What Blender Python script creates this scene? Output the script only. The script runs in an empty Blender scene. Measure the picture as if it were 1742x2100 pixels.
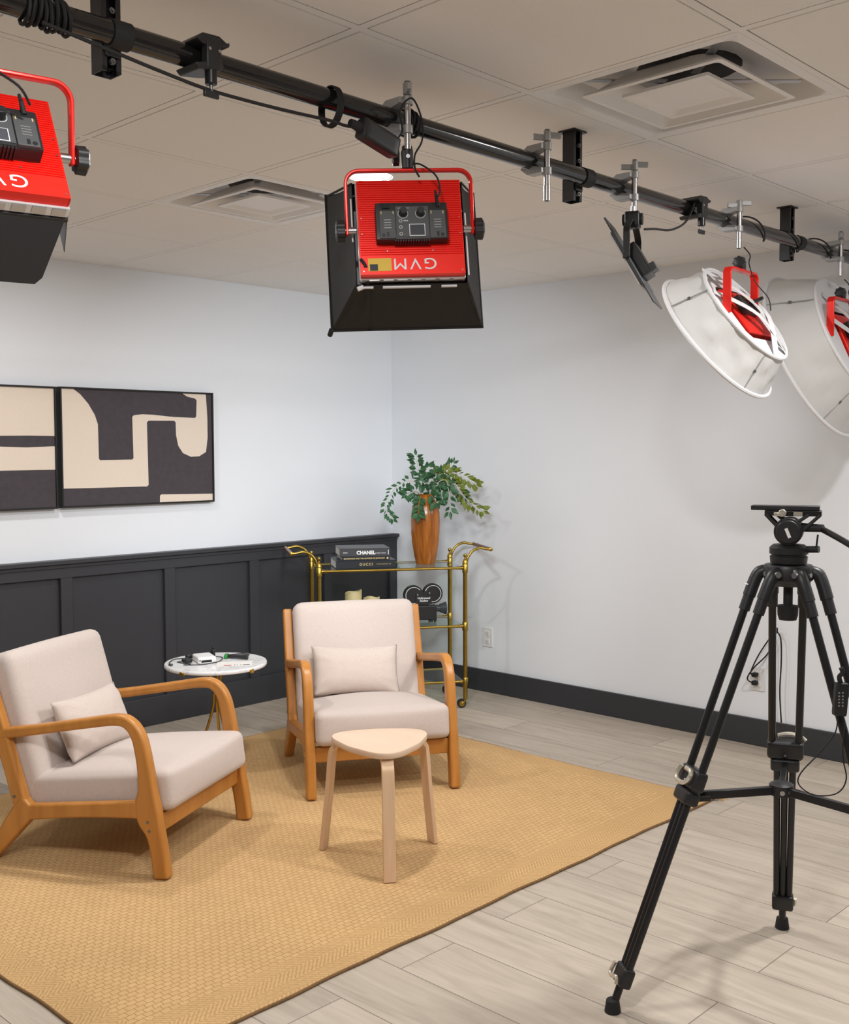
import bpy, bmesh, math, random
from mathutils import Vector, Matrix, Euler, noise
from mathutils.geometry import tessellate_polygon
random.seed(7)
PI = math.pi
R = math.radians
SC = bpy.context.scene
COL = SC.collection

# ------------------------------------------------------------------ camera
cam_d = bpy.data.cameras.new('camera')
cam = bpy.data.objects.new('camera', cam_d)
COL.objects.link(cam)
SC.camera = cam
YAW, PITCH, ROLL = 0.8054, -0.0564, -0.0031
f_ = Vector((math.sin(YAW)*math.cos(PITCH), math.cos(YAW)*math.cos(PITCH), math.sin(PITCH)))
r_ = Vector((math.cos(YAW), -math.sin(YAW), 0))
u_ = r_.cross(f_)
r2 = r_*math.cos(ROLL) + u_*math.sin(ROLL)
u2 = -r_*math.sin(ROLL) + u_*math.cos(ROLL)
M = Matrix((r2, u2, -f_)).transposed().to_4x4()
M.translation = Vector((-4.979, -5.0777, 1.4642))
cam.matrix_world = M
cam_d.sensor_fit = 'VERTICAL'
cam_d.sensor_height = 36.0
cam_d.lens = 2227.93/2100*36
cam_d.clip_start = 0.05

# ------------------------------------------------------------------ exposure, world
SC.view_settings.view_transform = 'Standard'
SC.view_settings.look = 'None'
SC.view_settings.gamma = 1
SC.view_settings.use_curve_mapping = False
SC.view_settings.exposure = 0.0
w = bpy.data.worlds.new('world'); SC.world = w
w.use_nodes = True
w.node_tree.nodes['Background'].inputs[0].default_value = (0.8, 0.85, 1, 1)
w.node_tree.nodes['Background'].inputs[1].default_value = 0.05

# ------------------------------------------------------------------ lights of the room
def area(name, loc, direction, sx, sy, power, col=(1, 1, 1), spread=180, parent=None):
    d = bpy.data.lights.new(name, 'AREA')
    d.shape = 'RECTANGLE'; d.size = sx; d.size_y = sy; d.energy = power; d.color = col
    d.spread = R(spread)
    o = bpy.data.objects.new(name, d); COL.objects.link(o)
    o.location = loc
    o.rotation_euler = Vector(direction).to_track_quat('-Z', 'Y').to_euler()
    if parent: o.parent = parent
    return o
P_CENTER, P_LEFT, P_DRUM_A, P_DRUM_B, P_SLIM = 6.0, 3.4, 3.5, 3, 2
S_CENTER, S_LEFT, S_DRUM, S_SLIM = 60, 75, 90, 90
# recessed round downlights: (x, y, power)
CANS = [(-2.352, -2.301, 21.5), (-2.965, -1.100, 13), (-1.746, -4.150, 29), (-4.184, -4.150, 33), (-4.95, -2.400, 8), (-0.60, -5.60, 12), (-2.965, -6.300, 8), (-5.40, -6.300, 6)]
CAN_SPREAD = 180
CAN_COL = (1.0, 0.99, 0.975)

# ------------------------------------------------------------------ materials
def mat(name, col, rough=0.6, metal=0.0, spec=0.5, noise_scale=0, noise_amt=0.0, bump=0.0, bump_scale=200, trans=0, coat=0, emis=None, alpha=None, ior=1.45, sheen=0):
    m = bpy.data.materials.new(name); m.use_nodes = True
    nt = m.node_tree; b = nt.nodes['Principled BSDF']
    b.inputs['Base Color'].default_value = (*col, 1)
    b.inputs['Roughness'].default_value = rough
    b.inputs['Metallic'].default_value = metal
    b.inputs['Specular IOR Level'].default_value = spec
    b.inputs['IOR'].default_value = ior
    b.inputs['Transmission Weight'].default_value = trans
    b.inputs['Coat Weight'].default_value = coat
    b.inputs['Sheen Weight'].default_value = sheen
    if emis:
        b.inputs['Emission Color'].default_value = (*emis[0], 1)
        b.inputs['Emission Strength'].default_value = emis[1]
    tc = nt.nodes.new('ShaderNodeTexCoord')
    if noise_scale:
        n = nt.nodes.new('ShaderNodeTexNoise'); n.inputs['Scale'].default_value = noise_scale
        n.inputs['Detail'].default_value = 5
        nt.links.new(tc.outputs['Object'], n.inputs['Vector'])
        mx = nt.nodes.new('ShaderNodeMix'); mx.data_type = 'RGBA'
        mx.inputs[6].default_value = (*[max(0, c*(1-noise_amt)) for c in col], 1)
        mx.inputs[7].default_value = (*[min(1, c*(1+noise_amt)) for c in col], 1)
        nt.links.new(n.outputs['Fac'], mx.inputs[0])
        nt.links.new(mx.outputs[2], b.inputs['Base Color'])
    if bump:
        n2 = nt.nodes.new('ShaderNodeTexNoise'); n2.inputs['Scale'].default_value = bump_scale
        n2.inputs['Detail'].default_value = 3
        nt.links.new(tc.outputs['Object'], n2.inputs['Vector'])
        bp = nt.nodes.new('ShaderNodeBump'); bp.inputs['Strength'].default_value = bump
        bp.inputs['Distance'].default_value = 0.002
        nt.links.new(n2.outputs['Fac'], bp.inputs['Height'])
        nt.links.new(bp.outputs['Normal'], b.inputs['Normal'])
    return m

def wood(name, c1, c2, scale=6, rough=0.38, stretch=(1, 1, 0.12)):
    m = mat(name, c1, rough)
    nt = m.node_tree; b = nt.nodes['Principled BSDF']
    tc = nt.nodes.new('ShaderNodeTexCoord'); mp = nt.nodes.new('ShaderNodeMapping')
    mp.inputs['Scale'].default_value = [s*scale for s in stretch]
    nt.links.new(tc.outputs['Object'], mp.inputs['Vector'])
    n = nt.nodes.new('ShaderNodeTexNoise'); n.inputs['Scale'].default_value = 4
    n.inputs['Detail'].default_value = 6; n.inputs['Distortion'].default_value = 0.6
    nt.links.new(mp.outputs[0], n.inputs['Vector'])
    cr = nt.nodes.new('ShaderNodeValToRGB')
    cr.color_ramp.elements[0].position = 0.3; cr.color_ramp.elements[0].color = (*c2, 1)
    cr.color_ramp.elements[1].position = 0.72; cr.color_ramp.elements[1].color = (*c1, 1)
    nt.links.new(n.outputs['Fac'], cr.inputs['Fac'])
    nt.links.new(cr.outputs['Color'], b.inputs['Base Color'])
    return m

def fabric(name, col, weave=900, rough=0.9, var=0.12):
    m = mat(name, col, rough, spec=0.2, sheen=0.25)
    nt = m.node_tree; b = nt.nodes['Principled BSDF']
    tc = nt.nodes.new('ShaderNodeTexCoord')
    n = nt.nodes.new('ShaderNodeTexNoise'); n.inputs['Scale'].default_value = 260
    n.inputs['Detail'].default_value = 2
    mp = nt.nodes.new('ShaderNodeMapping'); mp.inputs['Scale'].default_value = (1, 1, 0.35)
    nt.links.new(tc.outputs['Object'], mp.inputs[0]); nt.links.new(mp.outputs[0], n.inputs['Vector'])
    mx = nt.nodes.new('ShaderNodeMix'); mx.data_type = 'RGBA'
    mx.inputs[6].default_value = (*[c*(1-var) for c in col], 1)
    mx.inputs[7].default_value = (*[min(1, c*(1+var)) for c in col], 1)
    nt.links.new(n.outputs['Fac'], mx.inputs[0]); nt.links.new(mx.outputs[2], b.inputs['Base Color'])
    n2 = nt.nodes.new('ShaderNodeTexNoise'); n2.inputs['Scale'].default_value = weave
    nt.links.new(tc.outputs['Object'], n2.inputs['Vector'])
    bp = nt.nodes.new('ShaderNodeBump'); bp.inputs['Strength'].default_value = 0.25; bp.inputs['Distance'].default_value = 0.001
    nt.links.new(n2.outputs['Fac'], bp.inputs['Height']); nt.links.new(bp.outputs['Normal'], b.inputs['Normal'])
    return m

def planks(name):
    m = mat(name, (0.5, 0.42, 0.33), 0.5, spec=0.35)
    nt = m.node_tree; b = nt.nodes['Principled BSDF']; L = nt.links.new
    tc = nt.nodes.new('ShaderNodeTexCoord'); mp = nt.nodes.new('ShaderNodeMapping')
    # texture x runs along world y (plank length 1.486), texture y along world x (plank width 0.2245)
    mp.inputs['Rotation'].default_value = (0, 0, R(90))
    L(tc.outputs['Object'], mp.inputs[0])
    br = nt.nodes.new('ShaderNodeTexBrick')
    br.offset = 0.5; br.offset_frequency = 2; br.squash = 1
    br.inputs['Scale'].default_value = 1
    br.inputs['Brick Width'].default_value = 1.486
    br.inputs['Row Height'].default_value = 0.2245
    br.inputs['Mortar Size'].default_value = 0.0017
    br.inputs['Mortar Smooth'].default_value = 0.3
    br.inputs['Color1'].default_value = (0, 0, 0, 1); br.inputs['Color2'].default_value = (1, 1, 1, 1)
    # rotated vector: (x', y') = (-y, x)
    ad = nt.nodes.new('ShaderNodeVectorMath'); ad.operation = 'ADD'
    ad.inputs[1].default_value = (PLX, PLY, 0)
    L(mp.outputs[0], ad.inputs[0]); L(ad.outputs[0], br.inputs['Vector'])
    # grain
    st = nt.nodes.new('ShaderNodeVectorMath'); st.operation = 'MULTIPLY'; st.inputs[1].default_value = (1.0, 9.0, 1)
    L(ad.outputs[0], st.inputs[0])
    sh = nt.nodes.new('ShaderNodeVectorMath'); sh.operation = 'ADD'
    sc2 = nt.nodes.new('ShaderNodeVectorMath'); sc2.operation = 'SCALE'; sc2.inputs['Scale'].default_value = 31.0
    L(br.outputs['Color'], sc2.inputs[0]); L(st.outputs[0], sh.inputs[0]); L(sc2.outputs[0], sh.inputs[1])
    g = nt.nodes.new('ShaderNodeTexNoise'); g.inputs['Scale'].default_value = 2.6; g.inputs['Detail'].default_value = 8
    g.inputs['Roughness'].default_value = 0.6; g.inputs['Distortion'].default_value = 0.9
    L(sh.outputs[0], g.inputs['Vector'])
    cr = nt.nodes.new('ShaderNodeValToRGB')
    e = cr.color_ramp.elements
    e[0].position = 0.28; e[0].color = (0.42, 0.352, 0.288, 1)
    e[1].position = 0.75; e[1].color = (0.60, 0.52, 0.43, 1)
    mid = e.new(0.5); mid.color = (0.52, 0.445, 0.365, 1)
    L(g.outputs['Fac'], cr.inputs['Fac'])
    # plank to plank tone
    hs = nt.nodes.new('ShaderNodeMix'); hs.data_type = 'RGBA'; hs.blend_type = 'MULTIPLY'
    hs.inputs[0].default_value = 0.16
    L(cr.outputs['Color'], hs.inputs[6]); L(br.outputs['Color'], hs.inputs[7])
    jm = nt.nodes.new('ShaderNodeMix'); jm.data_type = 'RGBA'
    jm.inputs[7].default_value = (0.19, 0.155, 0.13, 1)
    L(br.outputs['Fac'], jm.inputs[0]); L(hs.outputs[2], jm.inputs[6])
    L(jm.outputs[2], b.inputs['Base Color'])
    bp = nt.nodes.new('ShaderNodeBump'); bp.inputs['Strength'].default_value = 0.15; bp.inputs['Distance'].default_value = 0.002
    iv = nt.nodes.new('ShaderNodeMath'); iv.operation = 'SUBTRACT'; iv.inputs[0].default_value = 1
    L(br.outputs['Fac'], iv.inputs[1]); L(iv.outputs[0], bp.inputs['Height']); L(bp.outputs['Normal'], b.inputs['Normal'])
    return m
# joints: rows at x = -2.867 + k*0.2245 ; ends at y = -2.95 on the row whose upper x is -2.642+...
PLX, PLY = 0.0, 0.0
# brick texture: rows index floor(y'/rh); even rows unshifted. y' = x + PLY with -2.867 -> multiple of 0.2245
PLY = 2.867 + 0.2245*20
# row between -2.867 and -2.642 (index 20, even) has its joint at y=-3.693
# row between -2.642 and -2.42 (index 21, odd) has its joint at y=-2.95
PLX = -3.693 + 1.486*10

def rug_mat(name):
    m = mat(name, (0.6, 0.38, 0.17), 0.95, spec=0.1)
    nt = m.node_tree; b = nt.nodes['Principled BSDF']; L = nt.links.new
    tc = nt.nodes.new('ShaderNodeTexCoord')
    dn = nt.nodes.new('ShaderNodeTexNoise'); dn.inputs['Scale'].default_value = 14; dn.inputs['Detail'].default_value = 2
    L(tc.outputs['Object'], dn.inputs['Vector'])
    dsc = nt.nodes.new('ShaderNodeVectorMath'); dsc.operation = 'SCALE'; dsc.inputs['Scale'].default_value = 0.018
    L(dn.outputs['Color'], dsc.inputs[0])
    ad = nt.nodes.new('ShaderNodeVectorMath'); ad.operation = 'ADD'
    L(tc.outputs['Object'], ad.inputs[0]); L(dsc.outputs[0], ad.inputs[1])
    br = nt.nodes.new('ShaderNodeTexBrick'); br.offset = 0.5
    br.inputs['Scale'].default_value = 1
    br.inputs['Brick Width'].default_value = 0.027; br.inputs['Row Height'].default_value = 0.0205
    br.inputs['Mortar Size'].default_value = 0.0018; br.inputs['Mortar Smooth'].default_value = 1.0
    br.inputs['Color1'].default_value = (0.70, 0.46, 0.225, 1); br.inputs['Color2'].default_value = (0.655, 0.425, 0.203, 1)
    br.inputs['Mortar'].default_value = (0.47, 0.275, 0.105, 1)
    L(ad.outputs[0], br.inputs['Vector'])
    # border band of herringbone near the outline of the rug
    sx = nt.nodes.new('ShaderNodeSeparateXYZ'); L(tc.outputs['Object'], sx.inputs[0])
    wv = nt.nodes.new('ShaderNodeTexWave'); wv.inputs['Scale'].default_value = 42; wv.inputs['Distortion'].default_value = 1.0
    wv.bands_direction = 'DIAGONAL'
    ab = nt.nodes.new('ShaderNodeMath'); ab.operation = 'PINGPONG'; ab.inputs[1].default_value = 0.05
    L(sx.outputs['Y'], ab.inputs[0])
    cb = nt.nodes.new('ShaderNodeCombineXYZ'); L(sx.outputs['X'], cb.inputs[0]); L(ab.outputs[0], cb.inputs[1])
    L(cb.outputs[0], wv.inputs['Vector'])
    wr = nt.nodes.new('ShaderNodeValToRGB')
    wr.color_ramp.elements[0].color = (0.56, 0.35, 0.155, 1); wr.color_ramp.elements[1].color = (0.70, 0.46, 0.225, 1)
    L(wv.outputs['Fac'], wr.inputs['Fac'])
    def absm(sock, half):
        a = nt.nodes.new('ShaderNodeMath'); a.operation = 'ABSOLUTE'; L(sock, a.inputs[0])
        g = nt.nodes.new('ShaderNodeMath'); g.operation = 'GREATER_THAN'; g.inputs[1].default_value = half; L(a.outputs[0], g.inputs[0])
        return g.outputs[0]
    mxm = nt.nodes.new('ShaderNodeMath'); mxm.operation = 'MAXIMUM'
    L(absm(sx.outputs['X'], RUGX/2-0.10), mxm.inputs[0]); L(absm(sx.outputs['Y'], RUGY/2-0.16), mxm.inputs[1])
    mx = nt.nodes.new('ShaderNodeMix'); mx.data_type = 'RGBA'
    L(mxm.outputs[0], mx.inputs[0]); L(br.outputs['Color'], mx.inputs[6]); L(wr.outputs['Color'], mx.inputs[7])
    bn = nt.nodes.new('ShaderNodeTexNoise'); bn.inputs['Scale'].default_value = 2.2; bn.inputs['Detail'].default_value = 4
    L(tc.outputs['Object'], bn.inputs['Vector'])
    bc = nt.nodes.new('ShaderNodeValToRGB'); bc.color_ramp.elements[0].position = 0.3; bc.color_ramp.elements[0].color = (0.86, 0.86, 0.88, 1)
    bc.color_ramp.elements[1].position = 0.7
    L(bn.outputs['Fac'], bc.inputs['Fac'])
    ml = nt.nodes.new('ShaderNodeMix'); ml.data_type = 'RGBA'; ml.blend_type = 'MULTIPLY'; ml.inputs[0].default_value = 1
    L(mx.outputs[2], ml.inputs[6]); L(bc.outputs['Color'], ml.inputs[7])
    fn = nt.nodes.new('ShaderNodeTexNoise'); fn.inputs['Scale'].default_value = 320; L(tc.outputs['Object'], fn.inputs['Vector'])
    fc = nt.nodes.new('ShaderNodeValToRGB'); fc.color_ramp.elements[0].position = 0.25; fc.color_ramp.elements[0].color = (0.8, 0.78, 0.75, 1)
    fc.color_ramp.elements[1].position = 0.6
    L(fn.outputs['Fac'], fc.inputs['Fac'])
    m2 = nt.nodes.new('ShaderNodeMix'); m2.data_type = 'RGBA'; m2.blend_type = 'MULTIPLY'; m2.inputs[0].default_value = 1
    L(ml.outputs[2], m2.inputs[6]); L(fc.outputs['Color'], m2.inputs[7])
    L(m2.outputs[2], b.inputs['Base Color'])
    iv = nt.nodes.new('ShaderNodeMath'); iv.operation = 'SUBTRACT'; iv.inputs[0].default_value = 1; L(br.outputs['Fac'], iv.inputs[1])
    bp = nt.nodes.new('ShaderNodeBump'); bp.inputs['Strength'].default_value = 0.5; bp.inputs['Distance'].default_value = 0.003
    L(iv.outputs[0], bp.inputs['Height'])
    L(bp.outputs['Normal'], b.inputs['Normal'])
    return m
RUGX, RUGY = 2.745, 2.22

def marble(name):
    m = mat(name, (0.85, 0.85, 0.85), 0.2, spec=0.5)
    nt = m.node_tree; b = nt.nodes['Principled BSDF']; L = nt.links.new
    tc = nt.nodes.new('ShaderNodeTexCoord')
    n = nt.nodes.new('ShaderNodeTexNoise'); n.inputs['Scale'].default_value = 6; n.inputs['Detail'].default_value = 6; n.inputs['Distortion'].default_value = 1.5
    L(tc.outputs['Object'], n.inputs['Vector'])
    cr = nt.nodes.new('ShaderNodeValToRGB'); e = cr.color_ramp.elements
    e[0].position = 0.47; e[0].color = (0.84, 0.84, 0.84, 1)
    e[1].position = 0.53; e[1].color = (0.84, 0.84, 0.84, 1)
    k = e.new(0.5); k.color = (0.64, 0.64, 0.66, 1)
    L(n.outputs['Fac'], cr.inputs['Fac']); L(cr.outputs['Color'], b.inputs['Base Color'])
    return m

def glass(name, tint=(0.86, 0.95, 0.92)):
    m = bpy.data.materials.new(name); m.use_nodes = True
    nt = m.node_tree; nt.nodes.remove(nt.nodes['Principled BSDF'])
    out = nt.nodes['Material Output']
    t = nt.nodes.new('ShaderNodeBsdfTransparent'); t.inputs[0].default_value = (*tint, 1)
    g = nt.nodes.new('ShaderNodeBsdfGlossy'); g.inputs['Roughness'].default_value = 0.02
    fr = nt.nodes.new('ShaderNodeFresnel'); fr.inputs['IOR'].default_value = 1.5
    mx = nt.nodes.new('ShaderNodeMixShader')
    ge = nt.nodes.new('ShaderNodeNewGeometry'); sb = nt.nodes.new('ShaderNodeMath'); sb.operation = 'SUBTRACT'; sb.inputs[0].default_value = 1
    ml = nt.nodes.new('ShaderNodeMath'); ml.operation = 'MULTIPLY'
    nt.links.new(ge.outputs['Backfacing'], sb.inputs[1]); nt.links.new(sb.outputs[0], ml.inputs[0]); nt.links.new(fr.outputs[0], ml.inputs[1])
    nt.links.new(ml.outputs[0], mx.inputs[0]); nt.links.new(t.outputs[0], mx.inputs[1]); nt.links.new(g.outputs[0], mx.inputs[2])
    nt.links.new(mx.outputs[0], out.inputs[0])
    return m

MT = dict(
    wall=mat('wall_paint', (0.84, 0.87, 0.915), 0.75, spec=0.25, bump=0.12, bump_scale=260),
    rearwall=mat('rear_wall_paint', (0.30, 0.30, 0.31), 0.8, spec=0.2),
    panel=mat('charcoal_paint', (0.042, 0.043, 0.049), 0.42, spec=0.4, bump=0.08, bump_scale=180),
    tile=mat('ceiling_tile', (0.86, 0.84, 0.815), 0.95, spec=0.1, noise_scale=500, noise_amt=0.06, bump=0.2, bump_scale=500),
    grid=mat('ceiling_grid', (0.84, 0.82, 0.795), 0.6),
    white=mat('white_enamel', (0.80, 0.79, 0.78), 0.4),
    duct=mat('duct_dark', (0.02, 0.018, 0.018), 0.7),
    vanemetal=mat('vent_metal', (0.55, 0.57, 0.60), 0.4, metal=0.6),
    floor=planks('floor_planks'),
    rug=rug_mat('jute_weave'), rugedge_shadow=mat('jute_edge_shadow', (0.20, 0.11, 0.045), 0.95, noise_scale=60, noise_amt=0.4),  # edge binding coloured dark to draw the rug's shadow line
    fringe=mat('jute_fringe', (0.55, 0.34, 0.13), 0.95, noise_scale=60, noise_amt=0.3),
    fabric=fabric('linen_fabric', (0.56, 0.475, 0.43)),
    pillow=fabric('linen_pillow', (0.565, 0.475, 0.42)),
    beech=wood('honey_beech', (0.55, 0.235, 0.052), (0.43, 0.175, 0.034), 5, 0.33),
    birch=wood('pale_birch', (0.76, 0.54, 0.36), (0.66, 0.44, 0.27), 5, 0.4),
    birchtop=wood('birch_top', (0.74, 0.55, 0.41), (0.70, 0.51, 0.37), 3, 0.4, (1, 0.15, 1)),
    gold=mat('brushed_brass', (0.60, 0.40, 0.09), 0.24, metal=1.0, noise_scale=30, noise_amt=0.15),
    brass=mat('antique_brass', (0.40, 0.27, 0.055), 0.3, metal=1.0, noise_scale=40, noise_amt=0.2),
    marble=marble('white_marble'),
    glass=glass('shelf_glass'),
    clearp=mat('clear_plastic_trim', (0.75, 0.75, 0.77), 0.15, metal=0.5),
    vase=wood('glazed_wood', (0.46, 0.155, 0.02), (0.20, 0.055, 0.01), 7, 0.24, (1.6, 1.6, 0.12)),
    leaf=mat('leaf_green', (0.045, 0.13, 0.055), 0.45, noise_scale=18, noise_amt=0.45),
    leaf2=mat('leaf_olive', (0.16, 0.20, 0.02), 0.5, noise_scale=18, noise_amt=0.35),
    stem=mat('plant_stem', (0.42, 0.26, 0.10), 0.7),
    stemw=mat('plant_stem_pale', (0.6, 0.58, 0.5), 0.7),
    black=mat('black_plastic', (0.018, 0.018, 0.02), 0.42),
    blackm=mat('black_metal', (0.02, 0.02, 0.022), 0.3, metal=0.3),
    pipe=mat('black_gloss_pipe', (0.012, 0.011, 0.011), 0.16, coat=0.4, noise_scale=8, noise_amt=0.4),
    rubber=mat('black_rubber', (0.013, 0.013, 0.014), 0.7),
    cloth=mat('black_softbox_cloth', (0.014, 0.013, 0.013), 0.75, bump=0.3, bump_scale=120),
    dgrey=mat('dark_grey_plastic', (0.075, 0.08, 0.085), 0.5),
    red=mat('red_anodised', (0.95, 0.026, 0.016), 0.34, metal=0.3),
    redp=mat('red_yoke_metal', (0.82, 0.022, 0.014), 0.25, metal=0.3),
    steel=mat('bright_steel', (0.50, 0.50, 0.51), 0.3, metal=1.0),
    castalu=mat('cast_aluminium', (0.42, 0.42, 0.42), 0.5, metal=0.6),
    dsteel=mat('grey_steel', (0.22, 0.22, 0.22), 0.4, metal=0.9),
    softw=mat('white_nylon', (0.62, 0.61, 0.60), 0.7, spec=0.3, bump=0.3, bump_scale=25),
    band=mat('white_binding', (0.76, 0.76, 0.78), 0.6),
    cream=fabric('cream_canvas', (0.80, 0.69, 0.58), var=0.06),
    artdark=mat('art_dark', (0.062, 0.052, 0.060), 0.8, noise_scale=40, noise_amt=0.25),
    frame=mat('black_frame', (0.009, 0.009, 0.009), 0.5),
    candle=mat('ivory_wax', (0.62, 0.52, 0.27), 0.5, spec=0.4),
    bookblack=mat('book_black', (0.022, 0.026, 0.032), 0.35),
    bookgrey=mat('book_charcoal', (0.05, 0.052, 0.058), 0.4),
    paper=mat('paper', (0.75, 0.73, 0.70), 0.8),
    ink=mat('white_print', (0.85, 0.85, 0.85), 0.6),
    goldink=mat('gold_print', (0.62, 0.48, 0.22), 0.5),
    dink=mat('dark_print', (0.04, 0.04, 0.05), 0.6),
    redink=mat('red_print', (0.45, 0.03, 0.03), 0.6),
    yellow=mat('yellow_sticker', (0.75, 0.50, 0.05), 0.5),
    outlet=mat('outlet_plastic', (0.78, 0.78, 0.78), 0.35),
    lever=mat('champagne_lever', (0.70, 0.66, 0.56), 0.25, metal=0.7),
    grip=wood('grip_mahogany', (0.22, 0.07, 0.035), (0.13, 0.04, 0.02), 20, 0.3),
    green=mat('green_plastic', (0.02, 0.22, 0.03), 0.4),
    lamp_on=mat('lit_diffuser', (0.9, 0.9, 0.9), 0.5, emis=((1, 0.97, 0.93), 3.0)),
    lens=mat('lens_grey', (0.05, 0.06, 0.07), 0.25),
    screenm=mat('screen_dark', (0.07, 0.075, 0.09), 0.2),
)

# ------------------------------------------------------------------ mesh helpers
def new(): return bmesh.new()
def obj(name, bm, m, parent=None, bevel=0.0, seg=2, smooth=True, ang=38, loc=None, rot=None):
    me = bpy.data.meshes.new(name)
    bmesh.ops.recalc_face_normals(bm, faces=bm.faces)
    bm.to_mesh(me); bm.free()
    me.materials.append(MT[m] if isinstance(m, str) else m)
    if smooth:
        me.shade_smooth()
        me.set_sharp_from_angle(angle=R(ang))
    o = bpy.data.objects.new(name, me); COL.objects.link(o)
    if parent: o.parent = parent
    if loc: o.location = loc
    if rot: o.rotation_euler = rot
    if bevel:
        b = o.modifiers.new('bevel', 'BEVEL'); b.width = bevel; b.segments = seg; b.limit_method = 'ANGLE'; b.angle_limit = R(40)
    return o
def tag(o, label, cat, group=None, kind=None):
    o['label'] = label; o['category'] = cat
    if group: o['group'] = group
    if kind: o['kind'] = kind
    return o
def thing(name, label, cat, loc=(0, 0, 0), rot=(0, 0, 0), group=None):
    o = bpy.data.objects.new(name, None); COL.objects.link(o)
    o.empty_display_size = 0.1
    o.location = loc; o.rotation_euler = rot
    return tag(o, label, cat, group)
def struct(name, bm, m, **k):
    o = obj(name, bm, m, **k); o['kind'] = 'structure'; return o

def box(bm, x0, x1, y0, y1, z0, z1, mtx=None):
    v = [bm.verts.new(p) for p in ((x0, y0, z0), (x1, y0, z0), (x1, y1, z0), (x0, y1, z0), (x0, y0, z1), (x1, y0, z1), (x1, y1, z1), (x0, y1, z1))]
    for f in ((0, 3, 2, 1), (4, 5, 6, 7), (0, 1, 5, 4), (1, 2, 6, 5), (2, 3, 7, 6), (3, 0, 4, 7)):
        bm.faces.new([v[i] for i in f])
    if mtx: bmesh.ops.transform(bm, matrix=mtx, verts=v)
    return v
def cbox(bm, c, s, mtx=None):
    return box(bm, c[0]-s[0]/2, c[0]+s[0]/2, c[1]-s[1]/2, c[1]+s[1]/2, c[2]-s[2]/2, c[2]+s[2]/2, mtx)
def basis(d):
    d = d.normalized(); a = Vector((0, 0, 1)) if abs(d.z) < 0.9 else Vector((1, 0, 0))
    x = d.cross(a).normalized(); return x, d.cross(x).normalized()
def ring(bm, c, x, y, r, n):
    return [bm.verts.new(c + x*math.cos(2*PI*i/n)*r + y*math.sin(2*PI*i/n)*r) for i in range(n)]
def bridge(bm, a, b):
    n = len(a)
    for i in range(n): bm.faces.new((a[i], a[(i+1) % n], b[(i+1) % n], b[i]))
def cyl(bm, p0, p1, r0, r1=None, n=16):
    p0, p1 = Vector(p0), Vector(p1); r1 = r0 if r1 is None else r1
    x, y = basis(p1-p0)
    a = ring(bm, p0, x, y, r0, n); b = ring(bm, p1, x, y, r1, n)
    bridge(bm, a, b); bm.faces.new(a[::-1]); bm.faces.new(b)
def smoothpath(pts, k=6, closed=False):
    P = [Vector(p) for p in pts]; out = []
    n = len(P)
    rng = range(n if closed else n-1)
    for i in rng:
        if closed: a, b, c, d = P[(i-1) % n], P[i], P[(i+1) % n], P[(i+2) % n]
        else: a, b, c, d = P[max(i-1, 0)], P[i], P[i+1], P[min(i+2, n-1)]
        for j in range(k):
            t = j/k
            out.append(0.5*((2*b) + (c-a)*t + (2*a-5*b+4*c-d)*t*t + (3*b-a-3*c+d)*t**3))
    if not closed: out.append(P[-1])
    return out
def tube(bm, pts, r, n=8, closed=False, taper=None):
    P = [Vector(p) for p in pts]; m = len(P); rings = []
    prev = None
    for i, p in enumerate(P):
        if closed: t = P[(i+1) % m]-P[(i-1) % m]
        else: t = P[min(i+1, m-1)]-P[max(i-1, 0)]
        t.normalize()
        if prev is None: x, _ = basis(t)
        else:
            x = prev - t*prev.dot(t)
            x = x.normalized() if x.length > 1e-6 else basis(t)[0]
        prev = x; y = t.cross(x)
        rr = r if taper is None else r + (taper-r)*i/(m-1)
        rings.append(ring(bm, p, x, y, rr, n))
    for i in range(m-1): bridge(bm, rings[i], rings[i+1])
    if closed: 
        # align last ring to first
        a, b = rings[-1], rings[0]
        off = min(range(n), key=lambda k: (a[0].co-b[k].co).length)
        b2 = [b[(i+off) % n] for i in range(n)]
        bridge(bm, a, b2)
    else:
        bm.faces.new(rings[0][::-1]); bm.faces.new(rings[-1])
def lathe(bm, prof, n=32, c=(0, 0, 0), mod=None, axis=None):
    """prof: (r, z) list; mod(theta, z)->radius factor"""
    c = Vector(c); rings = []; mv = []
    for r, z in prof:
        rg = []
        for i in range(n):
            a = 2*PI*i/n; k = mod(a, z) if mod else 1
            v = bm.verts.new(Vector((math.cos(a)*max(r, 1e-4)*k, math.sin(a)*max(r, 1e-4)*k, z))); rg.append(v); mv.append(v)
        rings.append(rg)
    for i in range(len(rings)-1): bridge(bm, rings[i], rings[i+1])
    bm.faces.new(rings[0][::-1]); bm.faces.new(rings[-1])
    mt = Matrix.Translation(c)
    if axis is not None:
        mt = mt @ Vector((0, 0, 1)).rotation_difference(Vector(axis)).to_matrix().to_4x4()
    bmesh.ops.transform(bm, matrix=mt, verts=mv)
def prism(bm, poly, lo, hi, fn):
    """extrude the 2D polygon; fn(a, b, h)->xyz"""
    A = [bm.verts.new(fn(a, b, lo)) for a, b in poly]; B = [bm.verts.new(fn(a, b, hi)) for a, b in poly]
    bridge(bm, A, B); bm.faces.new(A[::-1]); bm.faces.new(B)
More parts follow.
